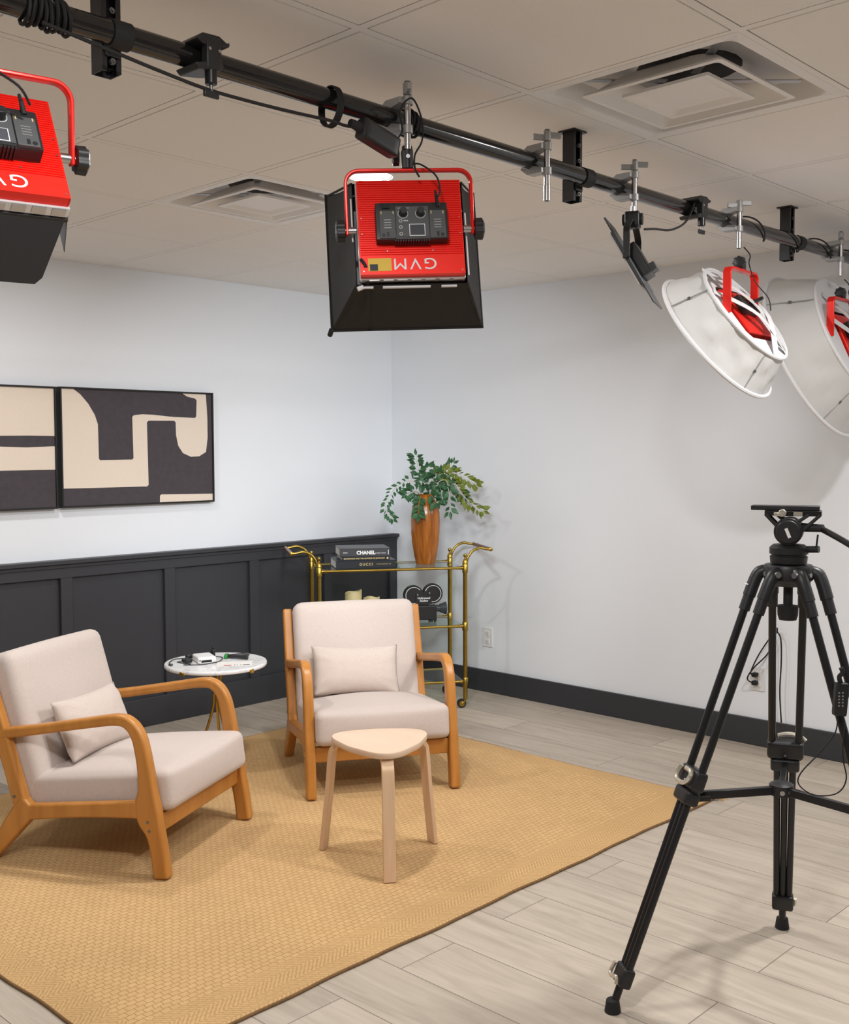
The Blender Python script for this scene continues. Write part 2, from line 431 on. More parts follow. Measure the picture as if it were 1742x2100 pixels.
def ribbon(path, widths, k=6):
    """2D centreline + full widths -> polygon"""
    P = smoothpath([(a, b, w) for (a, b), w in zip(path, widths)], k)
    L, Rr = [], []
    for i, p in enumerate(P):
        q0, q1 = P[max(i-1, 0)], P[min(i+1, len(P)-1)]
        t = Vector((q1.x-q0.x, q1.y-q0.y)).normalized(); nn = Vector((-t.y, t.x))*p.z/2
        L.append((p.x+nn.x, p.y+nn.y)); Rr.append((p.x-nn.x, p.y-nn.y))
    return L + Rr[::-1]
def strip(bm, path, widths, lo, hi, fn, k=6):
    """ribbon extruded as a quad strip (safe for concave outlines)"""
    P = smoothpath([(a, b, w) for (a, b), w in zip(path, widths)], k); prev = None; first = None
    for i, p in enumerate(P):
        q0, q1 = P[max(i-1, 0)], P[min(i+1, len(P)-1)]
        t = Vector((q1.x-q0.x, q1.y-q0.y)).normalized(); nn = Vector((-t.y, t.x))*p.z/2
        a = (p.x+nn.x, p.y+nn.y); b = (p.x-nn.x, p.y-nn.y)
        rg = [bm.verts.new(fn(*a, lo)), bm.verts.new(fn(*a, hi)), bm.verts.new(fn(*b, hi)), bm.verts.new(fn(*b, lo))]
        if prev: bridge(bm, prev, rg)
        else: first = rg
        prev = rg
    bm.faces.new(first[::-1]); bm.faces.new(prev)
def rbox(bm, sx, sy, sz, r, n=14, puff=(0, 0, 0, 0, 0, 0), mtx=None):
    """rounded soft box; puff = extra bulge for -x,+x,-y,+y,-z,+z"""
    h = (sx/2, sy/2, sz/2); verts = {}
    def mp(p):
        p = Vector(p); u = [p[i]/h[i] for i in range(3)]
        inner = Vector([max(-(h[i]-r), min(h[i]-r, p[i])) for i in range(3)])
        d = p-inner
        q = inner + (d.normalized()*r if d.length > 1e-9 else d)
        for ax in range(3):
            o = [i for i in range(3) if i != ax]
            wgt = (1-abs(u[o[0]])**2)*(1-abs(u[o[1]])**2)
            if u[ax] > 0: q[ax] += puff[ax*2+1]*wgt*u[ax]
            else: q[ax] -= puff[ax*2]*wgt*(-u[ax])
        return q
    # cube-sphere spacing: denser at the ends
    def sp(i): 
        t = i/n*2-1
        return math.sin(t*PI/2)*0.6+t*0.4
    def gv(p):
        key = tuple(round(c, 5) for c in p)
        if key not in verts: verts[key] = bm.verts.new(mp(p))
        return verts[key]
    for ax in range(3):
        o = [i for i in range(3) if i != ax]
        for sgn in (-1, 1):
            for i in range(n):
                for j in range(n):
                    q = []
                    for (a, b) in ((i, j), (i+1, j), (i+1, j+1), (i, j+1)):
                        p = [0, 0, 0]; p[ax] = sgn*h[ax]; p[o[0]] = sp(a)*h[o[0]]; p[o[1]] = sp(b)*h[o[1]]
                        q.append(gv(p))
                    bm.faces.new(q)
    if mtx: bmesh.ops.transform(bm, matrix=mtx, verts=list(verts.values()))
def text(name, s, size, m, parent, mtx, depth=0.0006, bold=0.0, align='CENTER', space=1.0, xs=1.0):
    cu = bpy.data.curves.new(name, 'FONT'); cu.body = s; cu.size = size; cu.extrude = depth; cu.offset = bold
    cu.align_x = align; cu.align_y = 'CENTER'; cu.space_character = space
    t = bpy.data.objects.new('tmp', cu); COL.objects.link(t)
    dg = bpy.context.evaluated_depsgraph_get(); dg.update()
    me = bpy.data.meshes.new_from_object(t.evaluated_get(dg))
    bpy.data.objects.remove(t); me.name = name
    me.materials.clear(); me.materials.append(MT[m])
    me.transform(mtx @ Matrix.Diagonal((xs, 1, 1, 1)))
    o = bpy.data.objects.new(name, me); COL.objects.link(o)
    if parent: o.parent = parent
    return o
def cable(bm, pts, r=0.003, k=6, n=6): tube(bm, smoothpath(pts, k), r, n)

# ================================================================== THE ROOM
H = 2.415
G = 0.6096
GA, GB = 0.2217, 0.1878
XL, YB = -7.0, -8.0
bm = new(); box(bm, XL, 0.12, YB, 0.12, -0.08, 0); struct('floor', bm, 'floor', smooth=False)
bm = new(); box(bm, XL, 0.12, 0, 0.12, 0, H+0.3); struct('wall_left', bm, 'wall', smooth=False)
bm = new(); box(bm, 0, 0.12, YB, 0, 0, H+0.3); struct('wall_right', bm, 'wall', smooth=False)
bm = new(); box(bm, XL-0.12, XL, YB-0.12, 0.12, 0, H+0.3); struct('wall_west', bm, 'rearwall', smooth=False)
bm = new(); box(bm, XL, 0.12, YB-0.12, YB, 0, H+0.3); struct('wall_back', bm, 'rearwall', smooth=False)
# ceiling tiles, slightly proud of the recessed grid
VENTS = [(3, 2), (3, 5)]
bm = new()
gap = 0.0148
for i in range(-1, 12):
    for j in range(-1, 13):
        if (i, j) in VENTS: continue
        x1 = -GA-i*G; x0 = x1-G; y1 = -GB-j*G; y0 = y1-G
        a0, a1, b0, b1 = x0+gap, x1-gap, y0+gap, y1-gap
        a1 = min(a1, -0.001); b1 = min(b1, -0.001); a0 = max(a0, XL); b0 = max(b0, YB)
        if a1-a0 < 0.02 or b1-b0 < 0.02: continue
        box(bm, a0, a1, b0, b1, H, H+0.015)
struct('ceiling', bm, 'tile', bevel=0.0015, seg=1, smooth=False)
bm = new()
for i in range(0, 12):
    x = -GA-i*G
    box(bm, x-0.0118, x+0.0118, YB, 0, H+0.0006, H+0.003)
for j in range(0, 13):
    y = -GB-j*G
    box(bm, XL, 0, y-0.0118, y+0.0118, H+0.0005, H+0.0029)
box(bm, XL, 0, -0.02, 0, H+0.0015, H+0.004); box(bm, -0.02, 0, YB, 0, H+0.0015, H+0.0042)
struct('trim_1', bm, 'grid', smooth=False)
bm = new()  # near-black backing sheet added above the tiles, paints the shade in the gaps
for (i, j) in [(a, b) for a in range(-1, 12) for b in range(-1, 13)]:
    if (i, j) in VENTS: continue
    x1 = min(0.1, -GA-i*G); x0 = -GA-i*G-G; y1 = min(0.1, -GB-j*G); y0 = -GB-j*G-G
    v = [bm.verts.new(p) for p in ((x0, y0, H+0.04), (x1, y0, H+0.04), (x1, y1, H+0.04), (x0, y1, H+0.04))]
    bm.faces.new(v)
struct('gap_shade_backing', bm, 'duct', smooth=False)

# wainscot on the left wall
bm = new(); box(bm, XL, 0, -0.022, 0, 0.14, 0.90)
struct('trim_3', bm, 'panel', smooth=False)
bm = new()
box(bm, XL, 0, -0.045, -0.022, 0.835, 0.905)
SX = [-0.032, -0.595, -1.159, -1.725, -2.324, -2.89, -3.455, -4.02, -4.585, -5.15, -5.72, -6.28, -6.85]
for s in SX: box(bm, s-0.032, s+0.032, -0.0452, -0.022, 0.152, 0.836)
struct('trim_4', bm, 'panel', bevel=0.002, seg=1, smooth=False)
bm = new(); box(bm, XL, 0, -0.068, 0, 0.905, 0.926); box(bm, XL, 0, -0.052, -0.04, 0.885, 0.905)
struct('trim_5', bm, 'panel', bevel=0.003, smooth=False)
bm = new(); box(bm, XL, -0.001, -0.050, 0, 0, 0.153); struct('baseboard_left', bm, 'panel', bevel=0.003, smooth=False)
bm = new(); box(bm, -0.017, 0, YB, -0.050, 0, 0.134); struct('baseboard_right', bm, 'panel', bevel=0.003, smooth=False)

# ceiling vents
def vent(i, j, label):
    x1 = -GA-i*G; y1 = -GB-j*G
    t = thing('ceiling_vent', label, 'air vent', (x1-G/2, y1-G/2, H), group='ceiling air vents')
    hs = G/2-0.006
    def rsq(bm, s, z, r, n=5):
        out = []
        for cx, cy, a0 in ((s-r, s-r, 0), (-(s-r), s-r, 90), (-(s-r), -(s-r), 180), (s-r, -(s-r), 270)):
            for k in range(n+1):
                a = R(a0+90*k/n); out.append(bm.verts.new((cx+r*math.cos(a), cy+r*math.sin(a), z)))
        return out
    def loft(bm, L):
        rs = [rsq(bm, *l) for l in L]
        for a, b in zip(rs, rs[1:]): bridge(bm, a, b)
        return rs
    bm = new()
    loft(bm, [(hs, 0.012, 0.002), (hs, 0.0, 0.002), (hs-0.030, 0.0, 0.03), (hs-0.034, 0.004, 0.03), (hs-0.05, 0.052, 0.05), (0.18, 0.064, 0.13), (0.138, 0.066, 0.1379)])
    obj('frame', bm, 'white', t)
    bm = new()
    cyl(bm, (0, 0, 0.0665), (0, 0, 0.30), 0.160, 0.160, 32)
    obj('duct', bm, 'duct', t)
    bm = new()
    o = [(a_, b_-0.008, c_) for a_, b_, c_ in [(0.205, -0.004, 0.012), (0.203, 0.002, 0.012), (0.190, 0.004, 0.014), (0.15, 0.04, 0.04), (0.13, 0.052, 0.05), (0.128, 0.050, 0.05), (0.15, 0.037, 0.04), (0.186, 0.000, 0.014), (0.190, -0.005, 0.012), (0.205, -0.004, 0.012)]]
    loft(bm, o); obj('louver', bm, 'white', t)
    bm = new()
    rs = loft(bm, [(0.128, -0.006, 0.006), (0.128, -0.014, 0.006), (0.112, -0.016, 0.008), (0.105, -0.013, 0.008), (0.06, 0.006, 0.03), (0.02, 0.009, 0.01)])
    bm.faces.new(rs[0]); bm.faces.new(rs[-1])
    obj('center_plate', bm, 'white', t)
    bm = new()
    for a in (45, 135, 225, 315):
        mt = Matrix.Rotation(R(a), 4, 'Z')
        box(bm, 0.06, 0.30, -0.011, 0.011, 0.030, 0.033, mt)
    obj('bracket', bm, 'vanemetal', t)
    return t
vent(3, 2, 'square white ceiling air vent above the framed artwork, the farther of the two')
vent(3, 5, 'large square white ceiling air vent at upper right, nearest the camera')

# recessed downlights
def downlight(x, y, power, label):
    t = thing('ceiling_downlight', label, 'ceiling light', (x, y, H), group='round ceiling downlights')
    bm = new(); lathe(bm, [(0.070, 0.004), (0.071, -0.002), (0.076, -0.005), (0.086, -0.003), (0.088, 0.0005)], 48)
    obj('trim_ring', bm, 'white', t)
    bm = new(); cyl(bm, (0, 0, -0.0022), (0, 0, -0.0012), 0.0700, n=48); obj('lens', bm, 'lamp_on', t)
    d = bpy.data.lights.new('led_disk', 'AREA'); d.shape = 'DISK'; d.size = 0.138; d.energy = power; d.color = CAN_COL; d.spread = R(CAN_SPREAD)
    o = bpy.data.objects.new('led_disk', d); COL.objects.link(o); o.parent = t; o.location = (0, 0, -0.0035)
LBL = ['lit round ceiling downlight glaring just above the central red light', 'round ceiling downlight above the left armchair, hidden behind the left red light',
       'round ceiling downlight above the tripod, outside the frame', 'round ceiling downlight left of the camera, outside the frame', 'round ceiling downlight beyond the left frame edge',
       'round ceiling downlight far right behind the camera', 'round ceiling downlight behind the camera', 'round ceiling downlight in the far rear corner behind the camera']
for (x, y, pw), lb in zip(CANS, LBL): downlight(x, y, pw, lb)

# wall outlets
def outlet(y, z, label):
    t = thing('wall_outlet', label, 'outlet', (0, y, z), (0, 0, 0), group='white wall outlets')
    bm = new(); box(bm, -0.006, 0, -0.038, 0.038, -0.059, 0.059); obj('cover_plate', bm, 'outlet', t, bevel=0.002)
    for k in (-1, 1):
        bm = new(); box(bm, -0.0085, -0.004, -0.017, 0.017, k*0.025-0.015, k*0.025+0.015)
        s = obj('socket', bm, 'outlet', t, bevel=0.003)
        bm = new()
        for q in (-0.006, 0.006): box(bm, -0.0089, -0.0084, q-0.001, q+0.001, k*0.025-0.002, k*0.025+0.006)
        cyl(bm, (-0.0089, 0, k*0.025-0.008), (-0.0084, 0, k*0.025-0.008), 0.0025, n=10)
        obj('slot', bm, 'dgrey', s)
    bm = new(); cyl(bm, (-0.007, 0, 0), (-0.005, 0, 0), 0.003, n=10); obj('screw', bm, 'castalu', t)
outlet(-0.825, 0.334, 'empty white wall outlet beside the brass cart')
outlet(-2.580, 0.332, 'white wall outlet with two black plugs behind the tripod')

# framed art
def art(x0, x1, z0, z1, label, shapes):
    t = thing('framed_art', label, 'picture', ((x0+x1)/2, -0.001, (z0+z1)/2), group='pair of framed abstract prints')
    cx, cz = (x0+x1)/2, (z0+z1)/2
    bm = new(); D = 0.042; f = 0.009
    for a in ((x0, x1, z0, z0+f), (x0, x1, z1-f, z1), (x0, x0+f, z0+f, z1-f), (x1-f, x1, z0+f, z1-f)):
        box(bm, a[0]-cx, a[1]-cx, -D, 0, a[2]-cz, a[3]-cz)
    obj('frame', bm, 'frame', t, bevel=0.001, seg=1, smooth=False)
    bm = new(); box(bm, x0+f-cx, x1-f-cx, -0.034, -0.004, z0+f-cz, z1-f-cz); cv = obj('canvas', bm, 'cream', t, smooth=False)
    bm = new()
    for s in shapes:
        P = smoothpath([(a, b, 0) for a, b in s['p']], 4, True) if s.get('s') else [Vector((a, b, 0)) for a, b in s['p']]
        P = [(max(x0+f, min(x1-f, p.x)), max(z0+f, min(z1-f, p.y))) for p in P]
        Q = []
        for p in P:
            if not Q or abs(p[0]-Q[-1][0])+abs(p[1]-Q[-1][1]) > 1e-5: Q.append(p)
        vv = [bm.verts.new((a-cx, -0.0346, b-cz)) for a, b in Q]
        for tri_ in tessellate_polygon([[Vector((a, b, 0)) for a, b in Q]]):
            try: bm.faces.new([vv[k] for k in tri_])
            except ValueError: pass
    obj('painted_shape', bm, 'artdark', cv, smooth=False)
D1 = [(-2.262, 1.80), (-2.257, 1.775), (-2.225, 1.753), (-2.182, 1.707), (-2.146, 1.65), (-2.13, 1.603), (-2.128, 1.429), (-2.122, 1.421), (-1.935, 1.423), (-1.929, 1.431), (-1.932, 1.645), (-1.922, 1.654), (-1.874, 1.66), (-1.81, 1.659), (-1.686, 1.65), (-1.544, 1.647), (-1.536, 1.656), (-1.532, 1.744), (-1.543, 1.753), (-1.59, 1.761), (-1.611, 1.771), (-1.622, 1.785), (-1.622, 1.80)]
D2 = [(-2.34, 1.281), (-2.162, 1.28), (-1.85, 1.28), (-1.841, 1.288), (-1.845, 1.618), (-1.835, 1.627), (-1.678, 1.629), (-1.668, 1.621), (-1.667, 1.552), (-1.654, 1.495), (-1.625, 1.455), (-1.575, 1.435), (-1.52, 1.437), (-1.475, 1.461), (-1.463, 1.539), (-1.463, 1.65), (-1.471, 1.80), (-1.40, 1.80), (-1.40, 1.229), (-1.765, 1.235), (-1.773, 1.228), (-1.774, 1.16), (-2.34, 1.16)]
art(-2.337, -1.426, 1.184, 1.787, 'framed cream print with dark hooked shapes, right one of the pair above the wainscot', [dict(p=D1), dict(p=D2)])
art(-3.268, -2.358, 1.182, 1.785, 'framed cream print with horizontal dark bands, left one cut by the photo edge',
    [dict(p=[(-3.3, 1.545), (-2.646, 1.541), (-2.50, 1.543), (-2.34, 1.542), (-2.34, 1.492), (-2.514, 1.486), (-2.647, 1.49), (-3.3, 1.50)]), dict(p=[(-3.3, 1.37), (-2.650, 1.375), (-2.34, 1.376), (-2.34, 1.16), (-3.3, 1.16)])])

# ================================================================== RUG
rug = thing('jute_rug', 'large tan woven jute rug under the armchairs and stool', 'rug', (-2.2925, -1.740, 0.0))
bm = new()
NX, NY = 90, 70
def rug_pt(i, j):
    x = (i/NX-0.5)*RUGX; y = (j/NY-0.5)*RUGY
    e = 0.003*math.sin(x*9+1)+0.0015*math.sin(x*23)
    ey = e*abs(2*j/NY-1)**3
    ex = (0.006*math.sin(y*5)+0.003*math.sin(y*17))*abs(2*i/NX-1)**3
    z = 0.009 + 0.0012*noise.noise(Vector((x*3, y*3, 0)))
    # a soft ripple in front of the left armchair
    return Vector((x+ex, y+ey, z))
gv = [[bm.verts.new(rug_pt(i, j)) for j in range(NY+1)] for i in range(NX+1)]
for i in range(NX):
    for j in range(NY): bm.faces.new((gv[i][j], gv[i+1][j], gv[i+1][j+1], gv[i][j+1]))
obj('weave', bm, 'rug', rug)
bm = new()
edge = [rug_pt(i, 0) for i in range(NX+1)] + [rug_pt(NX, j) for j in range(1, NY+1)] + [rug_pt(i, NY) for i in range(NX-1, -1, -1)] + [rug_pt(0, j) for j in range(NY-1, 0, -1)]
tube(bm, [Vector((p.x, p.y, 0.0048)) for p in edge], 0.0048, 8, True)
obj('edge_shadow_binding', bm, 'rugedge_shadow', rug)
bm = new()
for k in range(26):
    x = RUGX/2-0.004; y = -RUGY/2+0.01+random.uniform(-0.012, 0.05)
    l = random.uniform(0.02, 0.075); a = random.uniform(-1.3, 0.5)
    tube(bm, [(x-0.01, y, 0.008), (x+l*0.5*math.cos(a), y+l*0.5*math.sin(a), 0.012), (x+l*math.cos(a), y+l*math.sin(a), 0.004)], 0.0018, 4)
for k in range(120):
    y = random.uniform(-RUGY/2, RUGY/2); l = random.uniform(0.004, 0.014)
    tube(bm, [(RUGX/2-0.006, y, 0.008), (RUGX/2+l, y+random.uniform(-0.01, 0.01), 0.005)], 0.0014, 4)
obj('fringe', bm, 'fringe', rug)['kind'] = 'stuff'

# ================================================================== ARMCHAIRS
RZ = 0.0103
def make_armchair(label):
    t = thing('lounge_chair', label, 'armchair', group='matching beige lounge chairs')
    for sg in (-1, 1):
        x0, x1 = (0.291, 0.333) if sg > 0 else (-0.333, -0.291)
        fn = lambda a, b, h: (h, a, b)
        bm = new(); strip(bm, [(0.0, 0.0), (-0.014, 0.10), (-0.026, 0.155), (-0.046, 0.205), (-0.054, 0.255), (-0.053, 0.31), (-0.062, 0.385), (-0.071, 0.435), (-0.085, 0.484), (-0.114, 0.523), (-0.165, 0.537), (-0.30, 0.515), (-0.48, 0.482), (-0.642, 0.455)], [0.058, 0.058, 0.064, 0.088, 0.086, 0.062, 0.052, 0.049, 0.046, 0.042, 0.039, 0.036, 0.036, 0.040], x0, x1, fn, 6)
        obj('armrest_and_front_leg', bm, 'beech', t, bevel=0.010, seg=3)
        bm = new(); strip(bm, [(-0.060, 0.235), (-0.30, 0.212), (-0.56, 0.180)], [0.060, 0.050, 0.056], x0+0.001, x1-0.001, fn, 5)
        obj('side_rail', bm, 'beech', t, bevel=0.007, seg=3)
        bm = new(); strip(bm, [(-0.520, 0.215), (-0.565, 0.165), (-0.635, 0.078), (-0.698, 0.0)], [0.085, 0.080, 0.060, 0.046], x0, x1, fn, 5)
        obj('rear_leg', bm, 'beech', t, bevel=0.009, seg=3)
        bm = new(); strip(bm, [(-0.553, 0.19), (-0.600, 0.34), (-0.640, 0.47), (-0.675, 0.59), (-0.707, 0.70)], [0.056, 0.052, 0.055, 0.045, 0.042], x0+0.001, x1-0.001, fn, 5)
        obj('back_post', bm, 'beech', t, bevel=0.008, seg=3)
        xo = x1 if sg > 0 else x0
        for (a, b) in ((-0.045, 0.196), (-0.040, 0.166), (-0.640, 0.425), (-0.578, 0.238)):
            bm = new(); cyl(bm, (xo-sg*0.003, a, b), (xo+sg*0.0012, a, b), 0.0055, n=14)
            obj('screw', bm, 'dsteel', t)
    bm = new(); box(bm, -0.292, 0.292, -0.046, -0.020, 0.147, 0.212); obj('front_rail', bm, 'beech', t, bevel=0.004)
    bm = new(); box(bm, -0.292, 0.292, -0.575, -0.550, 0.150, 0.200); obj('rear_rail', bm, 'beech', t, bevel=0.004)
    bm = new()
    for zc in (0.42, 0.55, 0.66):
        yy = -0.60-0.294*(zc-0.4)-0.055
        box(bm, -0.292, 0.292, yy, yy+0.018, zc-0.02, zc+0.02)
    obj('back_slat', bm, 'beech', t, bevel=0.003)
    # seat
    bm = new()
    rbox(bm, 0.580, 0.580, 0.146, 0.030, 20, (0, 0, 0, 0.014, 0, 0.034), Matrix.Translation((0, -0.268, 0.263)) @ Matrix.Rotation(R(6.5), 4, 'X'))
    obj('seat_cushion', bm, 'fabric', t, ang=180)
    bm = new()
    mt = Matrix.Translation((0, -0.596, 0.447)) @ Matrix.Rotation(R(15.8), 4, 'X')
    rbox(bm, 0.580, 0.115, 0.590, 0.040, 18, (0, 0, 0.0, 0.012, 0, 0.004), mt)
    obj('back_cushion', bm, 'fabric', t, ang=180)
    return t
def copy_thing(t, label):
    c = t.copy(); COL.objects.link(c); c['label'] = label
    for ch in list(t.children):
        d = ch.copy(); COL.objects.link(d); d.parent = c
        for g in ch.children:
            e = g.copy(); COL.objects.link(e); e.parent = d
    return c
def place_chair(t, mid, d):
    t.location = (mid[0], mid[1], RZ); t.rotation_euler = (0, 0, math.atan2(-d[0], d[1]))
c1 = make_armchair('beige upholstered armchair with honey wood frame at left, cut by the photo edge')
place_chair(c1, ((-2.965-2.441)/2, (-1.921-1.629)/2), (0.455, -0.89))
c2 = copy_thing(c1, 'beige upholstered armchair with honey wood frame behind the three-legged stool')
place_chair(c2, ((-2.082-1.566)/2, (-1.644-1.963)/2), (-0.52, -0.855))
def pillow(chair, x, y, z, rx, ry, label, seed):
    bm = new(); n = 26; hw, hh, T = 0.205, 0.118, 0.058
    rnd = random.Random(seed)
    def pt(i, j, s):
        u = i/n*2-1; v = j/n*2-1
        px = hw*u*(1-0.055*(1-v*v)); pz = hh*v*(1-0.10*(1-u*u))
        th = T*((1-abs(u)**2.6)*(1-abs(v)**2.6))**0.55
        cr = (u*u*v*v)
        wr = 0.004*math.sin(9*math.atan2(v*hh, u*hw)*2.2+seed)*(max(0, (abs(u)+abs(v))/2-0.35))*min(1, th/0.012)
        wr += 0.0025*noise.noise(Vector((u*4, v*3, seed)))*min(1, th/0.01)
        return Vector((px, s*(th+wr), pz))
    g = {}
    for s in (1, -1):
        for i in range(n+1):
            for j in range(n+1):
                if s == -1 and (i in (0, n) or j in (0, n)): g[s, i, j] = g[1, i, j]
                else: g[s, i, j] = bm.verts.new(pt(i, j, s))
    for s in (1, -1):
        for i in range(n):
            for j in range(n):
                q = [g[s, i, j], g[s, i+1, j], g[s, i+1, j+1], g[s, i, j+1]]
                bm.faces.new(q if s == 1 else q[::-1])
    mw = Matrix.Translation(chair.location) @ chair.rotation_euler.to_matrix().to_4x4() @ Matrix.Translation((x, y, z)) @ Matrix.Rotation(ry, 4, 'Y') @ Matrix.Rotation(rx, 4, 'X')
    o = obj('lumbar_pillow', bm, 'pillow', ang=180)
    o.location = mw.translation; o.rotation_euler = mw.to_euler()
    tag(o, label, 'pillow', 'small beige lumbar pillows')
pillow(c1, 0.025, -0.452, 0.443, R(24), R(-1), 'small beige lumbar pillow on the left armchair', 3)
pillow(c2, 0.030, -0.452, 0.443, R(24), R(-2), 'small beige lumbar pillow on the armchair behind the stool', 8)

# ================================================================== STOOL
st = thing('stool', 'pale birch three-legged stool with rounded triangular seat in the middle of the rug', 'stool', (-2.332, -2.318, RZ), (0, 0, 0))
bm = new()
TH0 = R(112.5); prof = []
def tri(a, s=1.0):
    r = 0.163*(1+0.135*math.cos(3*(a-TH0))+0.03*math.cos(6*(a-TH0)))*s
    return Vector((math.cos(a)*r, math.sin(a)*r, 0))
N = 72
zt = 0.440-RZ
rings = []
for s, z in ((0.5, zt), (0.97, zt), (0.99, zt-0.001), (1.0, zt-0.004), (1.0, zt-0.018), (0.985, zt-0.022), (0.5, zt-0.022)):
    rings.append([bm.verts.new(tri(2*PI*k/N, s)+Vector((0, 0, z))) for k in range(N)])
for a, b in zip(rings, rings[1:]): bridge(bm, a, b)
bm.faces.new(rings[0][::-1]); bm.faces.new(rings[-1])
obj('seat', bm, 'birchtop', st)
for a in (112.5, -7.5, 232.5):
    mt = Matrix.Rotation(R(a), 4, 'Z'); bm = new()
    zz = zt-0.022
    path = [(0.03, zz-0.0085), (0.10, zz-0.0085), (0.140, zz-0.012), (0.166, zz-0.030), (0.177, zz-0.060), (0.190, zz-0.15), (0.236, 0.0)]
    path = [(0.03, zz-0.0085), (0.12, zz-0.0085), (0.160, zz-0.010), (0.186, zz-0.028), (0.196, zz-0.062), (0.210, zz*0.5), (0.234, 0.0)]
    strip(bm, path, [0.017]*7, -0.0215, 0.0215, lambda p, q, h: mt @ Vector((p, h, q)), 6)
    obj('leg', bm, 'birch', st, bevel=0.002)

# ================================================================== SIDE TABLE
TX, TY, TZ = -2.072, -0.949, 0.497
tb = thing('side_table', 'round white marble side table with gold legs against the wainscot, between the armchairs', 'side table', (TX, TY, RZ))
bm = new(); lathe(bm, [(0.05, TZ-0.018-RZ), (0.230, TZ-0.018-RZ), (0.233, TZ-0.014-RZ), (0.233, TZ-0.004-RZ), (0.230, TZ-RZ), (0.05, TZ-RZ)], 72)
obj('marble_top', bm, 'marble', tb)
for a in (45, 165, 285):
    mt = Matrix.Rotation(R(a), 4, 'Z'); bm = new()
    z1 = TZ-0.02-RZ
    tube(bm, [mt @ p for p in smoothpath([(0.045, 0, z1), (0.026, 0, z1-0.05), (0.012, 0, z1-0.12), (0.020, 0, z1-0.20), (0.060, 0, z1-0.32), (0.125, 0, 0.006)], 6)], 0.0065, 10)
    obj('leg', bm, 'gold', tb)
bm = new(); cyl(bm, (0, 0, TZ-0.028-RZ), (0, 0, TZ-0.0185-RZ), 0.075, n=32)
obj('support_plate', bm, 'gold', tb)
bm = new(); cyl(bm, (0, 0, TZ-0.15-RZ), (0, 0, TZ-0.135-RZ), 0.018, n=20); obj('collar', bm, 'gold', tb)
for a in (-165, -83, 10, 100):
    mt = Matrix.Rotation(R(a), 4, 'Z'); bm = new()
    box(bm, 0.222, 0.2365, -0.011, 0.011, TZ-0.024-RZ, TZ-0.008-RZ, mt); cyl(bm, mt @ Vector((0.2365, 0, TZ-0.014-RZ)), mt @ Vector((0.239, 0, TZ-0.014-RZ)), 0.008, n=14)
    obj('clip', bm, 'gold', tb)
# things on the table (local: camera-right a, away b)
def tp(a, b, z=0.0):
    return Vector((TX + a*r_.x + b*math.sin(YAW), TY + a*r_.y + b*math.cos(YAW), TZ + z))
TR = -YAW
w1 = thing('charger_box', 'small white rounded box charger on the marble table', 'device', tp(-0.055, 0.005), (0, 0, TR+0.45))
bm = new(); rbox(bm, 0.085, 0.12, 0.030, 0.008, 10, mtx=Matrix.Translation((0, 0, 0.0155))); obj('case', bm, 'white', w1, ang=180)
bm = new(); box(bm, -0.028, 0.020, -0.0608, -0.058, 0.007, 0.017); cyl(bm, (-0.034, -0.0608, 0.016), (-0.034, -0.058, 0.016), 0.003, n=10); obj('port', bm, 'black', w1)
w2 = thing('cable_bundle', 'black tangled usb cables beside the white charger on the marble table', 'cable', tp(-0.13, 0.0))
def loc2(a, b, z): return Vector((a*r_.x+b*math.sin(YAW), a*r_.y+b*math.cos(YAW), z))
bm = new()
cable(bm, [loc2(-0.055, -0.09, 0.004), loc2(-0.075, -0.04, 0.004), loc2(-0.07, 0.04, 0.004), loc2(-0.03, 0.06, 0.004), loc2(0.0, 0.05, 0.006), loc2(0.02, 0.0, 0.012)], 0.002)
cable(bm, [loc2(-0.04, -0.02, 0.004), loc2(-0.02, 0.0, 0.006), loc2(0.0, 0.03, 0.012), loc2(0.02, 0.07, 0.006), loc2(0.08, 0.10, 0.004), loc2(0.14, 0.09, 0.004), loc2(0.15, 0.0, 0.004), loc2(0.125, -0.05, 0.004), loc2(0.08, -0.085, 0.003), loc2(0.0, -0.09, 0.003)], 0.002)
cable(bm, [loc2(-0.045, -0.02, 0.003), loc2(0.0, -0.06, 0.004), loc2(0.03, -0.08, 0.004)], 0.002)
obj('cord', bm, 'black', w2)
bm = new(); cbox(bm, loc2(-0.055, -0.10, 0.006), (0.012, 0.02, 0.008)); obj('usb_plug', bm, 'dgrey', w2, bevel=0.001)
bm = new()
for p in ((-0.005, -0.02, 0.012, 0.014), (0.014, -0.05, 0.014, 0.013), (0.0, 0.03, 0.02, 0.009)):
    q = loc2(p[0], p[1], p[2]); rbox(bm, 0.035, 0.02, 0.02, 0.006, 4, mtx=Matrix.Translation(q))
obj('plug', bm, 'black', w2)
w3 = thing('clip_microphone', 'small black clip-on microphone lying behind the white charger box', 'microphone', tp(-0.052, 0.118))
bm = new(); rbox(bm, 0.05, 0.03, 0.020, 0.006, 6, mtx=Matrix.Translation((0, 0, 0.0105))); rbox(bm, 0.02, 0.02, 0.02, 0.006, 5, mtx=Matrix.Translation((0.012, -0.012, 0.028))); obj('body', bm, 'black', w3, ang=180)
bm = new(); lathe(bm, [(0.002, -0.007), (0.006, -0.005), (0.0085, 0), (0.006, 0.006), (0.002, 0.008)], 14, (0.012, -0.012, 0.044)); obj('foam_tip', bm, 'rubber', w3)
w4 = thing('folding_tool', 'black folded gadget with green tip at the back of the marble table', 'gadget', tp(0.045, 0.085), (0, 0, TR))
